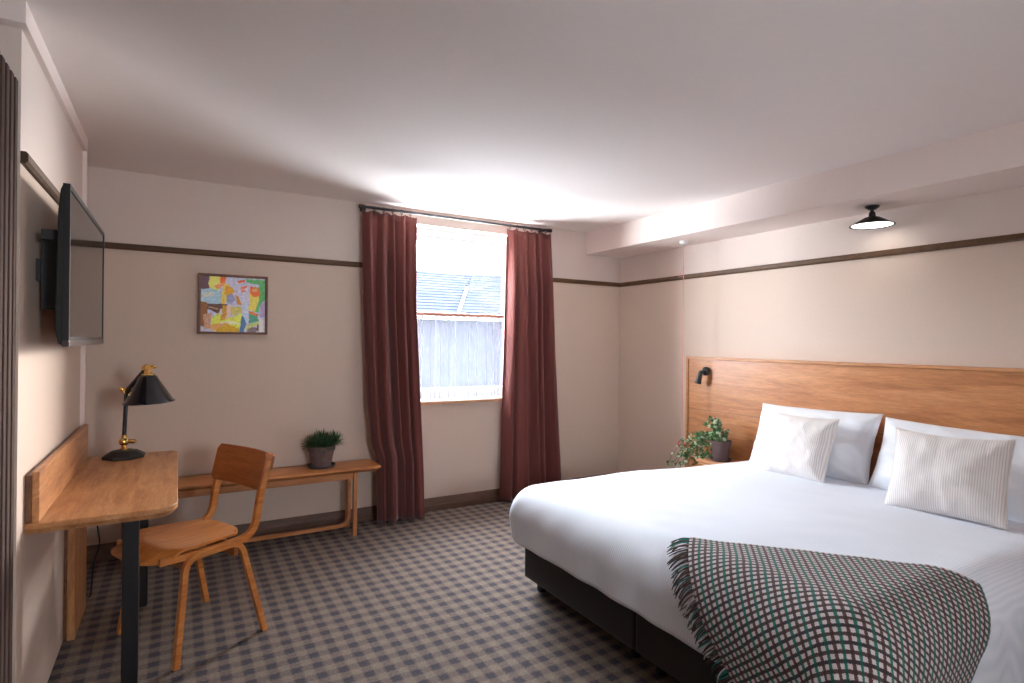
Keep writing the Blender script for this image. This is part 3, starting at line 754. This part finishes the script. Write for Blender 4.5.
# moulded seat
bm = bmesh.new(); NU, NV = 26, 22; g = []
for j in range(NV + 1):
    v = -1 + 2 * j / NV; row = []
    for i in range(NU + 1):
        u = i / NU; gv_ = max(0.0, (abs(v) - 0.45) / 0.55) ** 2.2; x = -0.185 + 0.022 * gv_ + (0.452 - 0.095 * gv_) * u
        half = 0.178 + 0.036 * smoothstep(0.0, 0.75, u)
        rf = 1.0
        cu = max(0.0, (u - 0.80) / 0.20)                      # rounded front corners
        half *= (1 - cu ** 2 * 0.06)
        cb = max(0.0, (0.12 - u) / 0.12); half *= sqrt(max(0, 1 - cb ** 2 * 0.35))
        z = 0.476 + 0.012 * u - 0.014 * (1 - v * v) * sin(pi * min(1, u * 1.1)) - 0.040 * smoothstep(0.74, 1.0, u) ** 1.4 + 0.012 * smoothstep(0.25, 0, u) * 0
        row.append((x + 0.012 * (1 - v * v) * smoothstep(0.8, 1, u), half * v, z))
    g.append(row)
top = [[bm.verts.new(p) for p in r] for r in g]; bot = [[bm.verts.new((p[0], p[1], p[2] - 0.011)) for p in r] for r in g]
for j in range(NV):
    for i in range(NU):
        bm.faces.new((top[j][i], top[j][i + 1], top[j + 1][i + 1], top[j + 1][i])); bm.faces.new((bot[j][i], bot[j + 1][i], bot[j + 1][i + 1], bot[j][i + 1]))
for i in range(NU):
    bm.faces.new((top[0][i], bot[0][i], bot[0][i + 1], top[0][i + 1])); bm.faces.new((top[NV][i], top[NV][i + 1], bot[NV][i + 1], bot[NV][i]))
for j in range(NV):
    bm.faces.new((top[j][0], top[j + 1][0], bot[j + 1][0], bot[j][0])); bm.faces.new((top[j][NU], bot[j][NU], bot[j + 1][NU], top[j + 1][NU]))
obj('seat', bm, 'ply', chair, smooth=True, autosm=0.7, local=True)
# curved back panel in front of the uprights
def panel(x_at, zlo, zhi, half, th, curve, rc):
    bm = bmesh.new(); NU, NV = 16, 8; fr, bk = [], []
    for j in range(NV + 1):
        z = zlo + (zhi - zlo) * j / NV; e = min(z - zlo, zhi - z); inset = rc - sqrt(max(0, rc * rc - (rc - min(e, rc)) ** 2))
        a, b = [], []
        for i in range(NU + 1):
            y = (-1 + 2 * i / NU) * (half - inset); x = x_at(z) - curve * (1 - (y / half) ** 2)
            a.append(bm.verts.new((x, y, z))); b.append(bm.verts.new((x - th, y, z)))
        fr.append(a); bk.append(b)
    for j in range(NV):
        for i in range(NU):
            bm.faces.new((fr[j][i], fr[j][i + 1], fr[j + 1][i + 1], fr[j + 1][i])); bm.faces.new((bk[j][i], bk[j + 1][i], bk[j + 1][i + 1], bk[j][i + 1]))
    for i in range(NU):
        bm.faces.new((fr[0][i], bk[0][i], bk[0][i + 1], fr[0][i + 1])); bm.faces.new((fr[NV][i], fr[NV][i + 1], bk[NV][i + 1], bk[NV][i]))
    for j in range(NV):
        bm.faces.new((fr[j][0], fr[j + 1][0], bk[j + 1][0], bk[j][0])); bm.faces.new((fr[j][NU], bk[j][NU], bk[j + 1][NU], fr[j + 1][NU]))
    return bm
xa = lambda z: -0.245 - 0.047 * (z - 0.640) / 0.192 + 0.028
obj('backrest', panel(xa, 0.662, 0.842, 0.218, 0.011, 0.020, 0.02), 'ply_dark', chair, smooth=True, autosm=0.7, local=True)
obj('rear_top_rail', panel(lambda z: xa(z) - 0.046, 0.748, 0.826, 0.208, 0.012, 0.012, 0.015), 'ply_dark', chair, smooth=True, autosm=0.7, local=True)
obj('seat_rail', B(0.085, 0.107, -0.20, 0.20, 0.375, 0.432), 'ply_dark', chair, local=True, bevel=0.004)
obj('seat_rail', B(-0.135, -0.113, -0.20, 0.20, 0.375, 0.432), 'ply_dark', chair, local=True, bevel=0.004)
for s in (1, -1):
    obj('corner_block', prism([(0.107, 0.43), (0.04, 0.43), (0.085, 0.36), (0.107, 0.345)], 0.15 * s, 0.165 * s, 'y'), 'ply_dark', chair, local=True)
    obj('screw', lathe([(0, 0), (0.006, 0), (0.005, 0.003), (0, 0.003)], 10, (-0.150, 0.145 * s, 0.4755)), 'brass', chair, local=True)

# ------------------------------------------------------------------ succulent on the bench
def pot_profile(rt, rb, h, rim, z0):
    return [(0, z0), (rb, z0), (rt - 0.006, z0 + h - rim), (rt, z0 + h - rim), (rt + 0.003, z0 + h), (rt - 0.008, z0 + h), (rt - 0.012, z0 + h - 0.02), (0, z0 + h - 0.02)]
PXc, PYc = 0.905, 4.215
pl = thing('potted_succulent', 'spiky green succulent in a grey clay pot on the bench', 'plant', (PXc, PYc, BZ))
obj('saucer', lathe([(0, BZ), (0.090, BZ), (0.098, BZ + 0.020), (0.092, BZ + 0.020), (0.084, BZ + 0.008), (0, BZ + 0.008)], 32, (PXc, PYc, 0)), 'saucer', pl, smooth=True, autosm=0.6)
obj('pot', lathe(pot_profile(0.094, 0.066, 0.145, 0.034, BZ + 0.009), 32, (PXc, PYc, 0)), 'pot_grey', pl, smooth=True, autosm=0.6)
obj('soil', lathe([(0, BZ + 0.136), (0.082, BZ + 0.134)], 24, (PXc, PYc, 0)), 'soil', pl)
def leaf_blade(bm, base, d, L, w, up=Vector((0, 0, 1)), curl=0.2):
    d = Vector(d).normalized(); s = d.cross(up)
    if s.length < 1e-3: s = Vector((1, 0, 0))
    s.normalize(); n = s.cross(d); base = Vector(base)
    pts = []
    for t, k in ((0, 0.6), (0.35, 1.0), (0.7, 0.62), (1, 0)):
        c = base + d * L * t + n * (curl * L * t * t)
        if k: pts.append((bm.verts.new(c - s * w * k), bm.verts.new(c - n * w * 0.55 * k), bm.verts.new(c + s * w * k), bm.verts.new(c + n * w * 0.2 * k)))
        else: pts.append((bm.verts.new(c),))
    for a, b in zip(pts, pts[1:]):
        for i in range(4):
            j = (i + 1) % 4
            if len(b) == 1: bm.faces.new((a[i], a[j], b[0]))
            else: bm.faces.new((a[i], a[j], b[j], b[i]))
rp = random.Random(4)
for (dx, dy, dz, R) in ((-0.045, -0.03, 0.165, 0.085), (0.02, -0.055, 0.150, 0.080), (0.00, 0.03, 0.180, 0.085), (0.088, -0.012, 0.175, 0.085), (-0.07, 0.03, 0.155, 0.07), (0.05, 0.05, 0.165, 0.07)):
    bm = bmesh.new(); c = Vector((PXc + dx, PYc + dy, BZ + dz))
    for i in range(64):
        ph = i * 2.39996; el = 1.35 - 1.95 * (i / 64)
        d = Vector((cos(ph) * cos(el), sin(ph) * cos(el), sin(el)))
        leaf_blade(bm, c, d, R * 1.12 * rp.uniform(0.75, 1.05), 0.0068, curl=0.18)
    tube([c, (PXc + dx * 0.6, PYc + dy * 0.6, BZ + 0.125)], 0.008, 6, bm=bm)
    obj('rosette', bm, 'succ', pl)

# ------------------------------------------------------------------ headboard
hb = thing('headboard', 'wide oak veneered headboard fixed to the wall behind the bed', 'headboard', (XR - 0.02, 1.9, 0))
HX, HY0, HY1, HZ = 3.786, -0.05, 3.462, 1.287
obj('upper_panel', B(HX, XR - 0.001, HY0 + 0.02, HY1 - 0.022, 0.848, HZ - 0.020), 'head', hb, bevel=0.002)
obj('lower_panel', B(HX, XR - 0.001, HY0 + 0.02, HY1 - 0.022, 0.02, 0.844), 'head', hb, bevel=0.002)
obj('core', B(HX + 0.006, XR - 0.001, HY0 + 0.02, HY1 - 0.02, 0.844, 0.848), 'oak_edge', hb)
obj('top_lipping', B(HX - 0.012, XR - 0.001, HY0, HY1, HZ - 0.019, HZ), 'head_edge', hb, bevel=0.002)
obj('end_lipping', B(HX - 0.012, XR - 0.001, HY1 - 0.021, HY1, 0.0, HZ - 0.0195), 'head_edge', hb, bevel=0.002)
obj('end_lipping', B(HX - 0.012, XR - 0.001, HY0, HY0 + 0.02, 0.0, HZ - 0.0195), 'head_edge', hb, bevel=0.002)

# reading light on the headboard
rl = thing('reading_light', 'small black reading light mounted on the headboard', 'lamp', (HX, 3.245, 1.165))
ry, rz = 3.245, 1.172
obj('backplate', lathe([(0, 0), (0.034, 0), (0.036, 0.006), (0.036, 0.022), (0.030, 0.028), (0, 0.028)], 24, (HX, ry, rz), align((-1, 0, 0))), 'black', rl, smooth=True, autosm=0.6)
obj('swivel', tube([(HX - 0.026, ry, rz), (HX - 0.060, ry + 0.006, rz - 0.004)], 0.011, 10), 'black', rl, smooth=True, autosm=0.7)
obj('spot_head', lathe([(0, 0.028), (0.014, 0.026), (0.018, 0.012), (0.022, -0.05), (0.027, -0.084), (0.024, -0.084), (0.018, -0.06), (0, -0.058)], 20, (HX - 0.064, ry + 0.014, rz - 0.020), align((0.10, -0.22, 1))), 'black', rl, smooth=True, autosm=0.7)

# ------------------------------------------------------------------ bed
XF, YN, YFAR, BR, HEADX = 1.585, 0.825, 2.815, 0.165, 3.62
def ztop(x, y):
    return 0.598 - 0.038 * smoothstep(2.2, 3.5, x) + 0.014 * sin(pi * min(1, max(0, (y - YN) / (YFAR - YN))))
def wrap(x, y, off=0.0, d=None, nx=0, ny=0):
    """place a flat cloth point on the bed: over the top, round the edge, down the side"""
    cx = max(x, XF + BR); cy = min(max(y, YN + BR), YFAR - BR)
    if d is None:
        dx, dy = x - cx, y - cy; d = sqrt(dx * dx + dy * dy)
        if d > 1e-9: nx, ny = dx / d, dy / d
    z = ztop(cx, cy)
    if d < 1e-9: return Vector((cx, cy, z + off))
    q = BR * pi / 2
    if d < q:
        a = d / BR; h = BR * sin(a); dr = BR * (1 - cos(a)); no, zo = sin(a) * off, cos(a) * off
        return Vector((cx + nx * (h + no), cy + ny * (h + no), z - dr + zo))
    e = d - q
    return Vector((cx + nx * (BR + off - 0.10 * e), cy + ny * (BR + off - 0.10 * e), z - BR - e))

bed = thing('bed', 'wide divan bed with dark fabric base', 'bed', (2.7, 1.82, 0))
DBX0, DBX1, DBY0, DBY1 = 1.705, 3.775, 0.93, 2.735
ym = 1.835
for (a, b) in ((DBY0, ym - 0.004), (ym + 0.004, DBY1)):
    for (x0, x1) in ((DBX0, 2.744), (2.752, DBX1)):
        obj('base_section', B(x0, x1, a, b, 0.075, 0.34), 'divan', bed, bevel=0.010)
for x in (1.79, 2.69, 2.81, 3.70):
    for y in (DBY0 + 0.06, ym - 0.08, ym + 0.08, DBY1 - 0.06):
        bm = lathe([(0, 0.0), (0.026, 0.0), (0.030, 0.012), (0.030, 0.035), (0.018, 0.045), (0.018, 0.077), (0, 0.077)], 14, (x, y, 0))
        obj('castor', bm, 'black', bed, smooth=True, autosm=0.6)
tag(obj('mattress', B(DBX0 + 0.005, DBX1 - 0.004, DBY0 + 0.005, DBY1 - 0.005, 0.342, 0.53), 'mattress', None, bevel=0.05, seg=4), 'deep mattress under the white duvet', 'mattress')

# duvet: top, rounded edge and hanging side
bm = bmesh.new(); vm = {}
def dv(x, y, d=0, nx=0, ny=0):
    p = wrap(x, y, 0.0, d, nx, ny) if d else wrap(x, y)
    side = smoothstep(0.10, 0.30, d)
    n1 = noise.noise((p.x * 2.3, p.y * 2.3, p.z * 2)) ; n2 = noise.noise((p.x * 7 + p.y * 3, p.y * 7 - p.x * 2, p.z * 3))
    # soft diagonal creases on the hanging side
    cr = sin((p.y + p.x) * 27 + 9 * p.z + 4 * n1) * 0.5 + noise.noise(((p.y + p.x) * 8, p.z * 3, 2.0))
    out = side * (0.007 * cr + 0.008 * n1) ; up = (1 - side) * (0.009 * n1 + 0.0035 * n2)
    p += Vector((nx * out, ny * out, up)); return p
per = []   # perimeter of the core: (core point, outward normal)
cxx = XF + BR; cyn, cyf = YN + BR, YFAR - BR
ns = 56
for i in range(ns + 1): per.append((HEADX + (cxx - HEADX) * i / ns, cyf, 0, 1))
for i in range(1, 12): a = pi / 2 + pi / 2 * i / 12; per.append((cxx, cyf, cos(a), sin(a)))
nf = 60
for i in range(nf + 1): per.append((cxx, cyf + (cyn - cyf) * i / nf, -1, 0))
for i in range(1, 12): a = pi + pi / 2 * i / 12; per.append((cxx, cyn, cos(a), sin(a)))
for i in range(ns + 1): per.append((cxx + (HEADX - cxx) * i / ns, cyn, 0, -1))
grid = [[bm.verts.new(dv(cxx + (HEADX - cxx) * i / ns, cyn + (cyf - cyn) * j / nf)) for j in range(nf + 1)] for i in range(ns + 1)]
for i in range(ns):
    for j in range(nf): bm.faces.new((grid[i][j], grid[i + 1][j], grid[i + 1][j + 1], grid[i][j + 1]))
DM = 0.390
def ringd(k, ny=0): return (DM + 0.16 * smoothstep(0.3, 1.0, -ny)) * k / 20
prev = None
for k in range(1, 21):
    row = [bm.verts.new(dv(x, y, ringd(k, ny), nx, ny)) for x, y, nx, ny in per]
    if prev is None:
        low = []
        for x, y, nx, ny in per:
            i = round((x - cxx) / (HEADX - cxx) * ns); j = round((y - cyn) / (cyf - cyn) * nf); low.append(grid[i][j])
        prev = low
    for i in range(len(per) - 1):
        q = [prev[i], prev[i + 1], row[i + 1], row[i]]
        if prev[i] is prev[i + 1]: q = [prev[i], row[i + 1], row[i]]
        bm.faces.new(q)
    prev = row
duv = tag(obj('duvet', bm, 'duvet', None, smooth=True), 'puffy white ribbed duvet spread over the bed', 'duvet')
md = duv.modifiers.new('thickness', 'SOLIDIFY'); md.thickness = 0.012; md.offset = -1.0

# ------------------------------------------------------------------ throw blanket over the bed corner
throw = thing('throw_blanket', 'green and brown checked tweed throw with fringe over the bed corner', 'blanket', (1.8, 1.1, 0.3))
TA, TB = Vector((1.742, 1.568)), Vector((2.385, 0.875))
tu = (TB - TA); TL = tu.length; tu.normalize(); tv2 = Vector((tu.y, -tu.x))      # tv2 towards the bed corner
if tv2.x > 0: tv2 = -tv2
def throw_pt(u, v, extra=0.0):
    skew = -0.05 * v      # left edge trails slightly
    f = TA + tu * u + tv2 * v
    cx = max(f.x, XF + BR); cy = min(max(f.y, YN + BR), YFAR - BR); dx, dy = f.x - cx, f.y - cy; d = sqrt(dx * dx + dy * dy)
    off = 0.020 + extra
    if d > 0.05:
        ang = atan2(dy, dx); both = smoothstep(0.0, 0.12, min(abs(dx), abs(dy)))
        k = smoothstep(0.12, 0.42, d)
        off += k * (0.018 * sin(ang * 26 + 1.5) * both + 0.012 * (1 + noise.noise((f.x * 5, f.y * 5, 0.3))))
        off += 0.035 * k * both
    off += 0.006 * noise.noise((f.x * 6, f.y * 6, 4.2)) + 0.004
    return wrap(f.x, f.y, off)
bm = bmesh.new(); uvl = bm.loops.layers.uv.new('UVMap'); NU, NV = 96, 84; TV = 0.80
g = []
for j in range(NV + 1):
    v = TV * j / NV
    g.append([(bm.verts.new(throw_pt(TL * i / NU, v)), TL * i / NU, v) for i in range(NU + 1)])
for j in range(NV):
    for i in range(NU):
        q = (g[j][i], g[j][i + 1], g[j + 1][i + 1], g[j + 1][i]); f = bm.faces.new([a[0] for a in q])
        for l, a in zip(f.loops, q): l[uvl].uv = (a[1], a[2])
o = obj('woven_cloth', bm, 'tweed', throw, smooth=True)
md = o.modifiers.new('cloth', 'SOLIDIFY'); md.thickness = 0.010; md.offset = 0.0
bm = bmesh.new(); cl = bm.loops.layers.float_color.new('Col'); rf = random.Random(9)
fcols = [srgb(74, 50, 48), srgb(60, 40, 40), srgb(84, 62, 58), srgb(60, 44, 44), srgb(40, 120, 110), srgb(200, 188, 190)]
nfr = 150
for i in range(nfr):
    v = 0.004 + (TV - 0.008) * i / (nfr - 1); L = rf.uniform(0.060, 0.085); sw = rf.uniform(-0.012, 0.018); lift = rf.uniform(0.0, 0.010)
    pts = []
    for k in range(6):
        t = k / 5
        pts.append(throw_pt(-L * t + 0.004, v + sw * t * t, lift * sin(pi * t)) - Vector((0, 0, 0.012 * t * t)))
    n0 = len(bm.faces); sweep(pts, circ(0.0026, 5), bm=bm, scale=[1, 1, .95, .9, .9, .6]); bm.faces.ensure_lookup_table()
    c = fcols[rf.choice((0, 0, 1, 2, 2, 3, 4, 5))]
    for f in bm.faces[n0:]:
        for l in f.loops: l[cl] = c
fr = obj('fringe', bm, 'fringe', throw, smooth=True); fr['kind'] = 'stuff'

# ------------------------------------------------------------------ pillows and cushions
def pillow_bm(w, h, t, seed, pinch=0.07, wr=0.010, corner=3.2, sag=0.0):
    """lies in local XZ: x across, z up, y thickness (front is -y)"""
    bm = bmesh.new(); N = 48; sides = []
    for s in (-1, 1):
        g = []
        for j in range(N + 1):
            v = -1 + 2 * j / N; row = []
            for i in range(N + 1):
                u = -1 + 2 * i / N
                fu, fv = abs(u), abs(v)
                prof = max(0, (1 - fu ** 2.6)) ** 0.55 * max(0, (1 - fv ** 2.6)) ** 0.55
                x = w / 2 * u * (1 - pinch * (1 - fv ** 2) * fu ** 2); z = h / 2 * v * (1 - pinch * (1 - fu ** 2) * fv ** 2)
                nn = noise.noise((u * 2.2 + seed, v * 2.2, s * 2.0 + seed)); n2 = noise.noise((u * 6 + v * 3 + seed * 3, v * 4 - u * 2 + 2, s)) + 0.6 * (0.5 - abs(noise.noise((u * 3.5 + seed, v * 5 + seed, s * 3))))
                edge = smoothstep(0.0, 0.5, prof)
                crease = sin(atan2(v, u) * 9 + seed) * smoothstep(0.25, 0.8, max(fu, fv)) * edge
                y = s * (t / 2 * prof + edge * (wr * nn + wr * 0.5 * n2 + wr * 0.35 * crease))
                z -= sag * (1 - fu ** 2) * smoothstep(-0.5, 1, v)
                row.append(bm.verts.new((x, y, z)))
            g.append(row)
        sides.append(g)
        for j in range(N):
            for i in range(N):
                q = (g[j][i], g[j][i + 1], g[j + 1][i + 1], g[j + 1][i]); bm.faces.new(q if s < 0 else q[::-1])
    bmesh.ops.remove_doubles(bm, verts=bm.verts, dist=1e-5)
    return bm
def place(o, loc, normal_deg, lean_deg, roll_deg=0):
    # front (-y local) turned to face world direction normal_deg, leaning back
    m = Matrix.Translation(loc) @ Matrix.Rotation(math.radians(normal_deg + 90), 4, 'Z') @ Matrix.Rotation(math.radians(-lean_deg), 4, 'X') @ Matrix.Rotation(math.radians(roll_deg), 4, 'Y')
    o.matrix_basis = m
def pillow(label, loc, nd, ln, w, h, t, seed, roll=0):
    o = tag(obj('pillow', pillow_bm(w, h, t, seed, 0.05, 0.016), 'linen', None, smooth=True), label, 'pillow', 'white bed pillows')
    place(o, loc, nd, ln, roll); return o
def cushion(label, loc, nd, ln, w, h, t, seed, roll=0, sag=0.0, tagged=True):
    root = thing('cushion', label, 'cushion', loc, 0, 'ticking striped cushions')
    place(root, loc, nd, ln, roll)
    cov = obj('cover', pillow_bm(w, h, t, seed, 0.06, 0.009, sag=sag), 'stripe', root, smooth=True, local=True)
    path = []
    n = 22
    def E(u, v):
        fu, fv = abs(u), abs(v)
        return (w / 2 * u * (1 - 0.06 * (1 - fv ** 2) * fu ** 2), 0, h / 2 * v * (1 - 0.06 * (1 - fu ** 2) * fv ** 2) - sag * (1 - fu ** 2) * smoothstep(-0.5, 1, v))
    for k in range(n): path.append(E(-1 + 2 * k / n, -1))
    for k in range(n): path.append(E(1, -1 + 2 * k / n))
    for k in range(n): path.append(E(1 - 2 * k / n, 1))
    for k in range(n): path.append(E(-1, 1 - 2 * k / n))
    obj('piping', sweep(path, circ(0.0032, 6), closed=True, fixed=(0, 1, 0)), 'piping', cov, smooth=True, local=True)
    if tagged: obj('care_tag', B(w / 2 - 0.10, w / 2 - 0.055, -0.006, 0.002, -h / 2 - 0.016, -h / 2 + 0.006), 'tag', cov, local=True)
    return root
pillow('white pillow behind the cushion nearest the trailing plant', (3.60, 2.235, 0.765), 180, 22, 0.82, 0.46, 0.21, 2.0, -1.0)
pillow('white pillow partly out of view at the right edge', (3.585, 1.415, 0.755), 180, 24, 0.81, 0.45, 0.21, 5.0, 1.5)
cushion('square striped cushion nearer the window and trailing plant', (3.41, 2.19, 0.755), 176, 22, 0.43, 0.41, 0.18, 3.0, -1.0)
cushion('oblong striped cushion with a dented top edge, nearer the camera', (3.30, 1.34, 0.765), 190, 26, 0.49, 0.43, 0.20, 8.0, 0.0, 0.012, False)

# ------------------------------------------------------------------ bedside table and trailing plant
bs = thing('bedside_table', 'small oak bedside table beside the far side of the bed', 'table', (3.66, 2.985, 0))
NZ = 0.495
obj('table_top', B(3.53, HX - 0.003, 2.84, 3.13, NZ - 0.022, NZ), 'head_edge', bs, bevel=0.004)
obj('cabinet_body', B(3.55, HX - 0.003, 2.85, 3.12, 0.10, NZ - 0.022), 'head', bs, bevel=0.003)
dr = obj('drawer_front', B(3.534, 3.5498, 2.86, 3.11, 0.28, NZ - 0.030), 'head', bs, bevel=0.003)
obj('knob', lathe([(0, 0), (0.008, 0), (0.008, 0.012), (0.015, 0.018), (0.013, 0.026), (0, 0.028)], 14, (3.534, 2.985, 0.37), align((-1, 0, 0))), 'black', dr, smooth=True, autosm=0.7)
for x in (3.57, 3.76):
    for y in (2.87, 3.10): obj('leg', B(x - 0.016, x + 0.016, y - 0.016, y + 0.016, 0, 0.10), 'head', bs)
iv = (3.645, 2.985)
ivy = thing('trailing_plant', 'variegated trailing plant in a dark clay pot by the headboard', 'plant', (iv[0], iv[1], NZ))
obj('saucer', lathe([(0, NZ), (0.072, NZ), (0.080, NZ + 0.016), (0.074, NZ + 0.016), (0.066, NZ + 0.006), (0, NZ + 0.006)], 28, (iv[0], iv[1], 0)), 'pot_dark', ivy, smooth=True, autosm=0.6)
obj('pot', lathe(pot_profile(0.078, 0.056, 0.150, 0.030, NZ + 0.007), 28, (iv[0], iv[1], 0)), 'pot_dark', ivy, smooth=True, autosm=0.6)
obj('soil', lathe([(0, NZ + 0.140), (0.066, NZ + 0.138)], 20, (iv[0], iv[1], 0)), 'soil', ivy)
ri = random.Random(21)
def oval_leaf(bm, c, d, n, L, w):
    d = Vector(d).normalized(); n = Vector(n); s = d.cross(n)
    if s.length < 1e-3: s = Vector((0, 0, 1)).cross(d)
    s.normalize(); n = s.cross(d); c = Vector(c)
    a = bm.verts.new(c); b = bm.verts.new(c + d * L); m1 = bm.verts.new(c + d * L * 0.4 + n * 0.1 * L)
    l1 = bm.verts.new(c + d * L * 0.25 + s * w); l2 = bm.verts.new(c + d * L * 0.65 + s * w * 0.8); r1 = bm.verts.new(c + d * L * 0.25 - s * w); r2 = bm.verts.new(c + d * L * 0.65 - s * w * 0.8)
    for f in ((a, l1, m1), (l1, l2, m1), (l2, b, m1), (b, r2, m1), (r2, r1, m1), (r1, a, m1)): bm.faces.new(f)
stem_bm = bmesh.new(); leaf_g = bmesh.new(); leaf_w = bmesh.new()
for k in range(44):
    a0 = ri.uniform(0, 2 * pi); st = Vector((iv[0] + 0.04 * cos(a0), iv[1] + 0.04 * sin(a0), NZ + 0.138))
    if k < 32:   # towards the window side, spilling down
        reach = Vector((ri.uniform(-0.14, 0.02), ri.uniform(0.12, 0.40), 0)); up = ri.uniform(0.01, 0.08); drop = ri.uniform(0.10, 0.45)
    else:
        reach = Vector((ri.uniform(-0.12, 0.04), ri.uniform(-0.04, 0.16), 0)); up = ri.uniform(0.04, 0.11); drop = 0.0
    pts = []
    for i in range(9):
        t = i / 8; p = st + reach * t ** 0.9 + Vector((0, 0, up * sin(pi * min(1, t * 0.9)) * 1.0 + (up * t if drop == 0 else 0) - drop * max(0, t - 0.35) ** 1.3 * 1.6))
        p += Vector((0.012 * sin(7 * t + k), 0.012 * cos(6 * t + k), 0)); p.x = min(p.x, HX - 0.03)
        if p.y < 3.14 and p.x > 3.52: p.z = max(p.z, NZ + 0.02)
        pts.append(p)
    sweep(pts, circ(0.0017, 5), bm=stem_bm)
    for i in range(1, 9):
        for q in range(3):
            if ri.random() < 0.12: continue
            d = Vector((ri.uniform(-1, 0.4), ri.uniform(-1, 1), ri.uniform(-0.5, 0.7))); n = Vector((ri.uniform(-1, 0.2), ri.uniform(-0.5, 0.5), ri.uniform(0.2, 1)))
            L = ri.uniform(0.020, 0.038); pp = pts[i].copy(); pp.x = min(pp.x, HX - 0.05)
            oval_leaf(leaf_w if ri.random() < 0.36 else leaf_g, pp, d, n, L, L * 0.36)
obj('stems', stem_bm, 'stem', ivy, smooth=True)
lg = obj('green_leaves', leaf_g, 'ivy', ivy); lg['kind'] = 'stuff'
lw = obj('cream_edged_leaves', leaf_w, 'ivyw', ivy); lw['kind'] = 'stuff'

# ------------------------------------------------------------------ emergency pull cord
CX, CY = 3.612, 3.350
pc = thing('pull_cord', 'red emergency pull cord hanging from the beam', 'cord', (CX, CY, 2.247))
obj('ceiling_switch', lathe([(0, 2.247), (0.034, 2.247), (0.036, 2.236), (0.030, 2.222), (0.012, 2.216), (0, 2.216)], 24, (CX, CY, 0)), 'plastic', pc, smooth=True, autosm=0.6)
obj('cord', tube([(CX, CY, 2.217), (CX, CY, 0.60)], 0.0028, 6), 'pink', pc)
def tri(c, r): return [(c[0], c[1] + r * sin(a), c[2] + r * cos(a)) for a in [2 * pi * k / 3 for k in range(3)]]
ringp = [(CX, CY + 0.003 + 0.030 * sin(2 * pi * k / 20), 0.566 + 0.032 * cos(2 * pi * k / 20)) for k in range(20)]
obj('pull_ring', sweep(ringp, circ(0.0055, 8), closed=True, fixed=(1, 0, 0)), 'red', pc, smooth=True)
t3 = [Vector(p) for p in ((CX, CY, 2.03), (CX, CY + 0.05, 1.955), (CX, CY, 1.955))]
obj('pull_triangle', sweep([t3[0], (t3[0] + t3[1]) / 2, t3[1], (t3[1] + t3[2]) / 2, t3[2], (t3[0] + t3[2]) / 2], circ(0.003, 6), closed=True, fixed=(1, 0, 0)), 'pink', pc)

# ------------------------------------------------------------------ ceiling spotlight over the bed
cl_ = thing('ceiling_light', 'black cone shaped ceiling light under the beam', 'lamp', (3.645, 1.885, 2.247))
c0 = Vector((3.645, 1.885, 2.247))
obj('ceiling_rose', lathe([(0, 0), (0.040, 0), (0.038, -0.008), (0.020, -0.022), (0, -0.022)], 24, c0), 'black', cl_, smooth=True, autosm=0.6)
obj('stem', lathe([(0, -0.020), (0.010, -0.020), (0.010, -0.032), (0.017, -0.040), (0.019, -0.060), (0.016, -0.072), (0, -0.072)], 18, c0), 'black', cl_, smooth=True, autosm=0.7)
tl = Matrix.Rotation(0.0, 4, 'X')
shd = obj('lamp_shade', lathe([(0, -0.066), (0.026, -0.066), (0.042, -0.070), (0.112, -0.112), (0.121, -0.116), (0.121, -0.120), (0.110, -0.117), (0.04, -0.076), (0, -0.074)], 40, c0, tl), 'black', cl_, smooth=True, autosm=0.6)
obj('diffuser', lathe([(0.111, -0.116), (0.08, -0.119), (0, -0.121)], 40, c0, tl), 'bulb', shd, smooth=True)
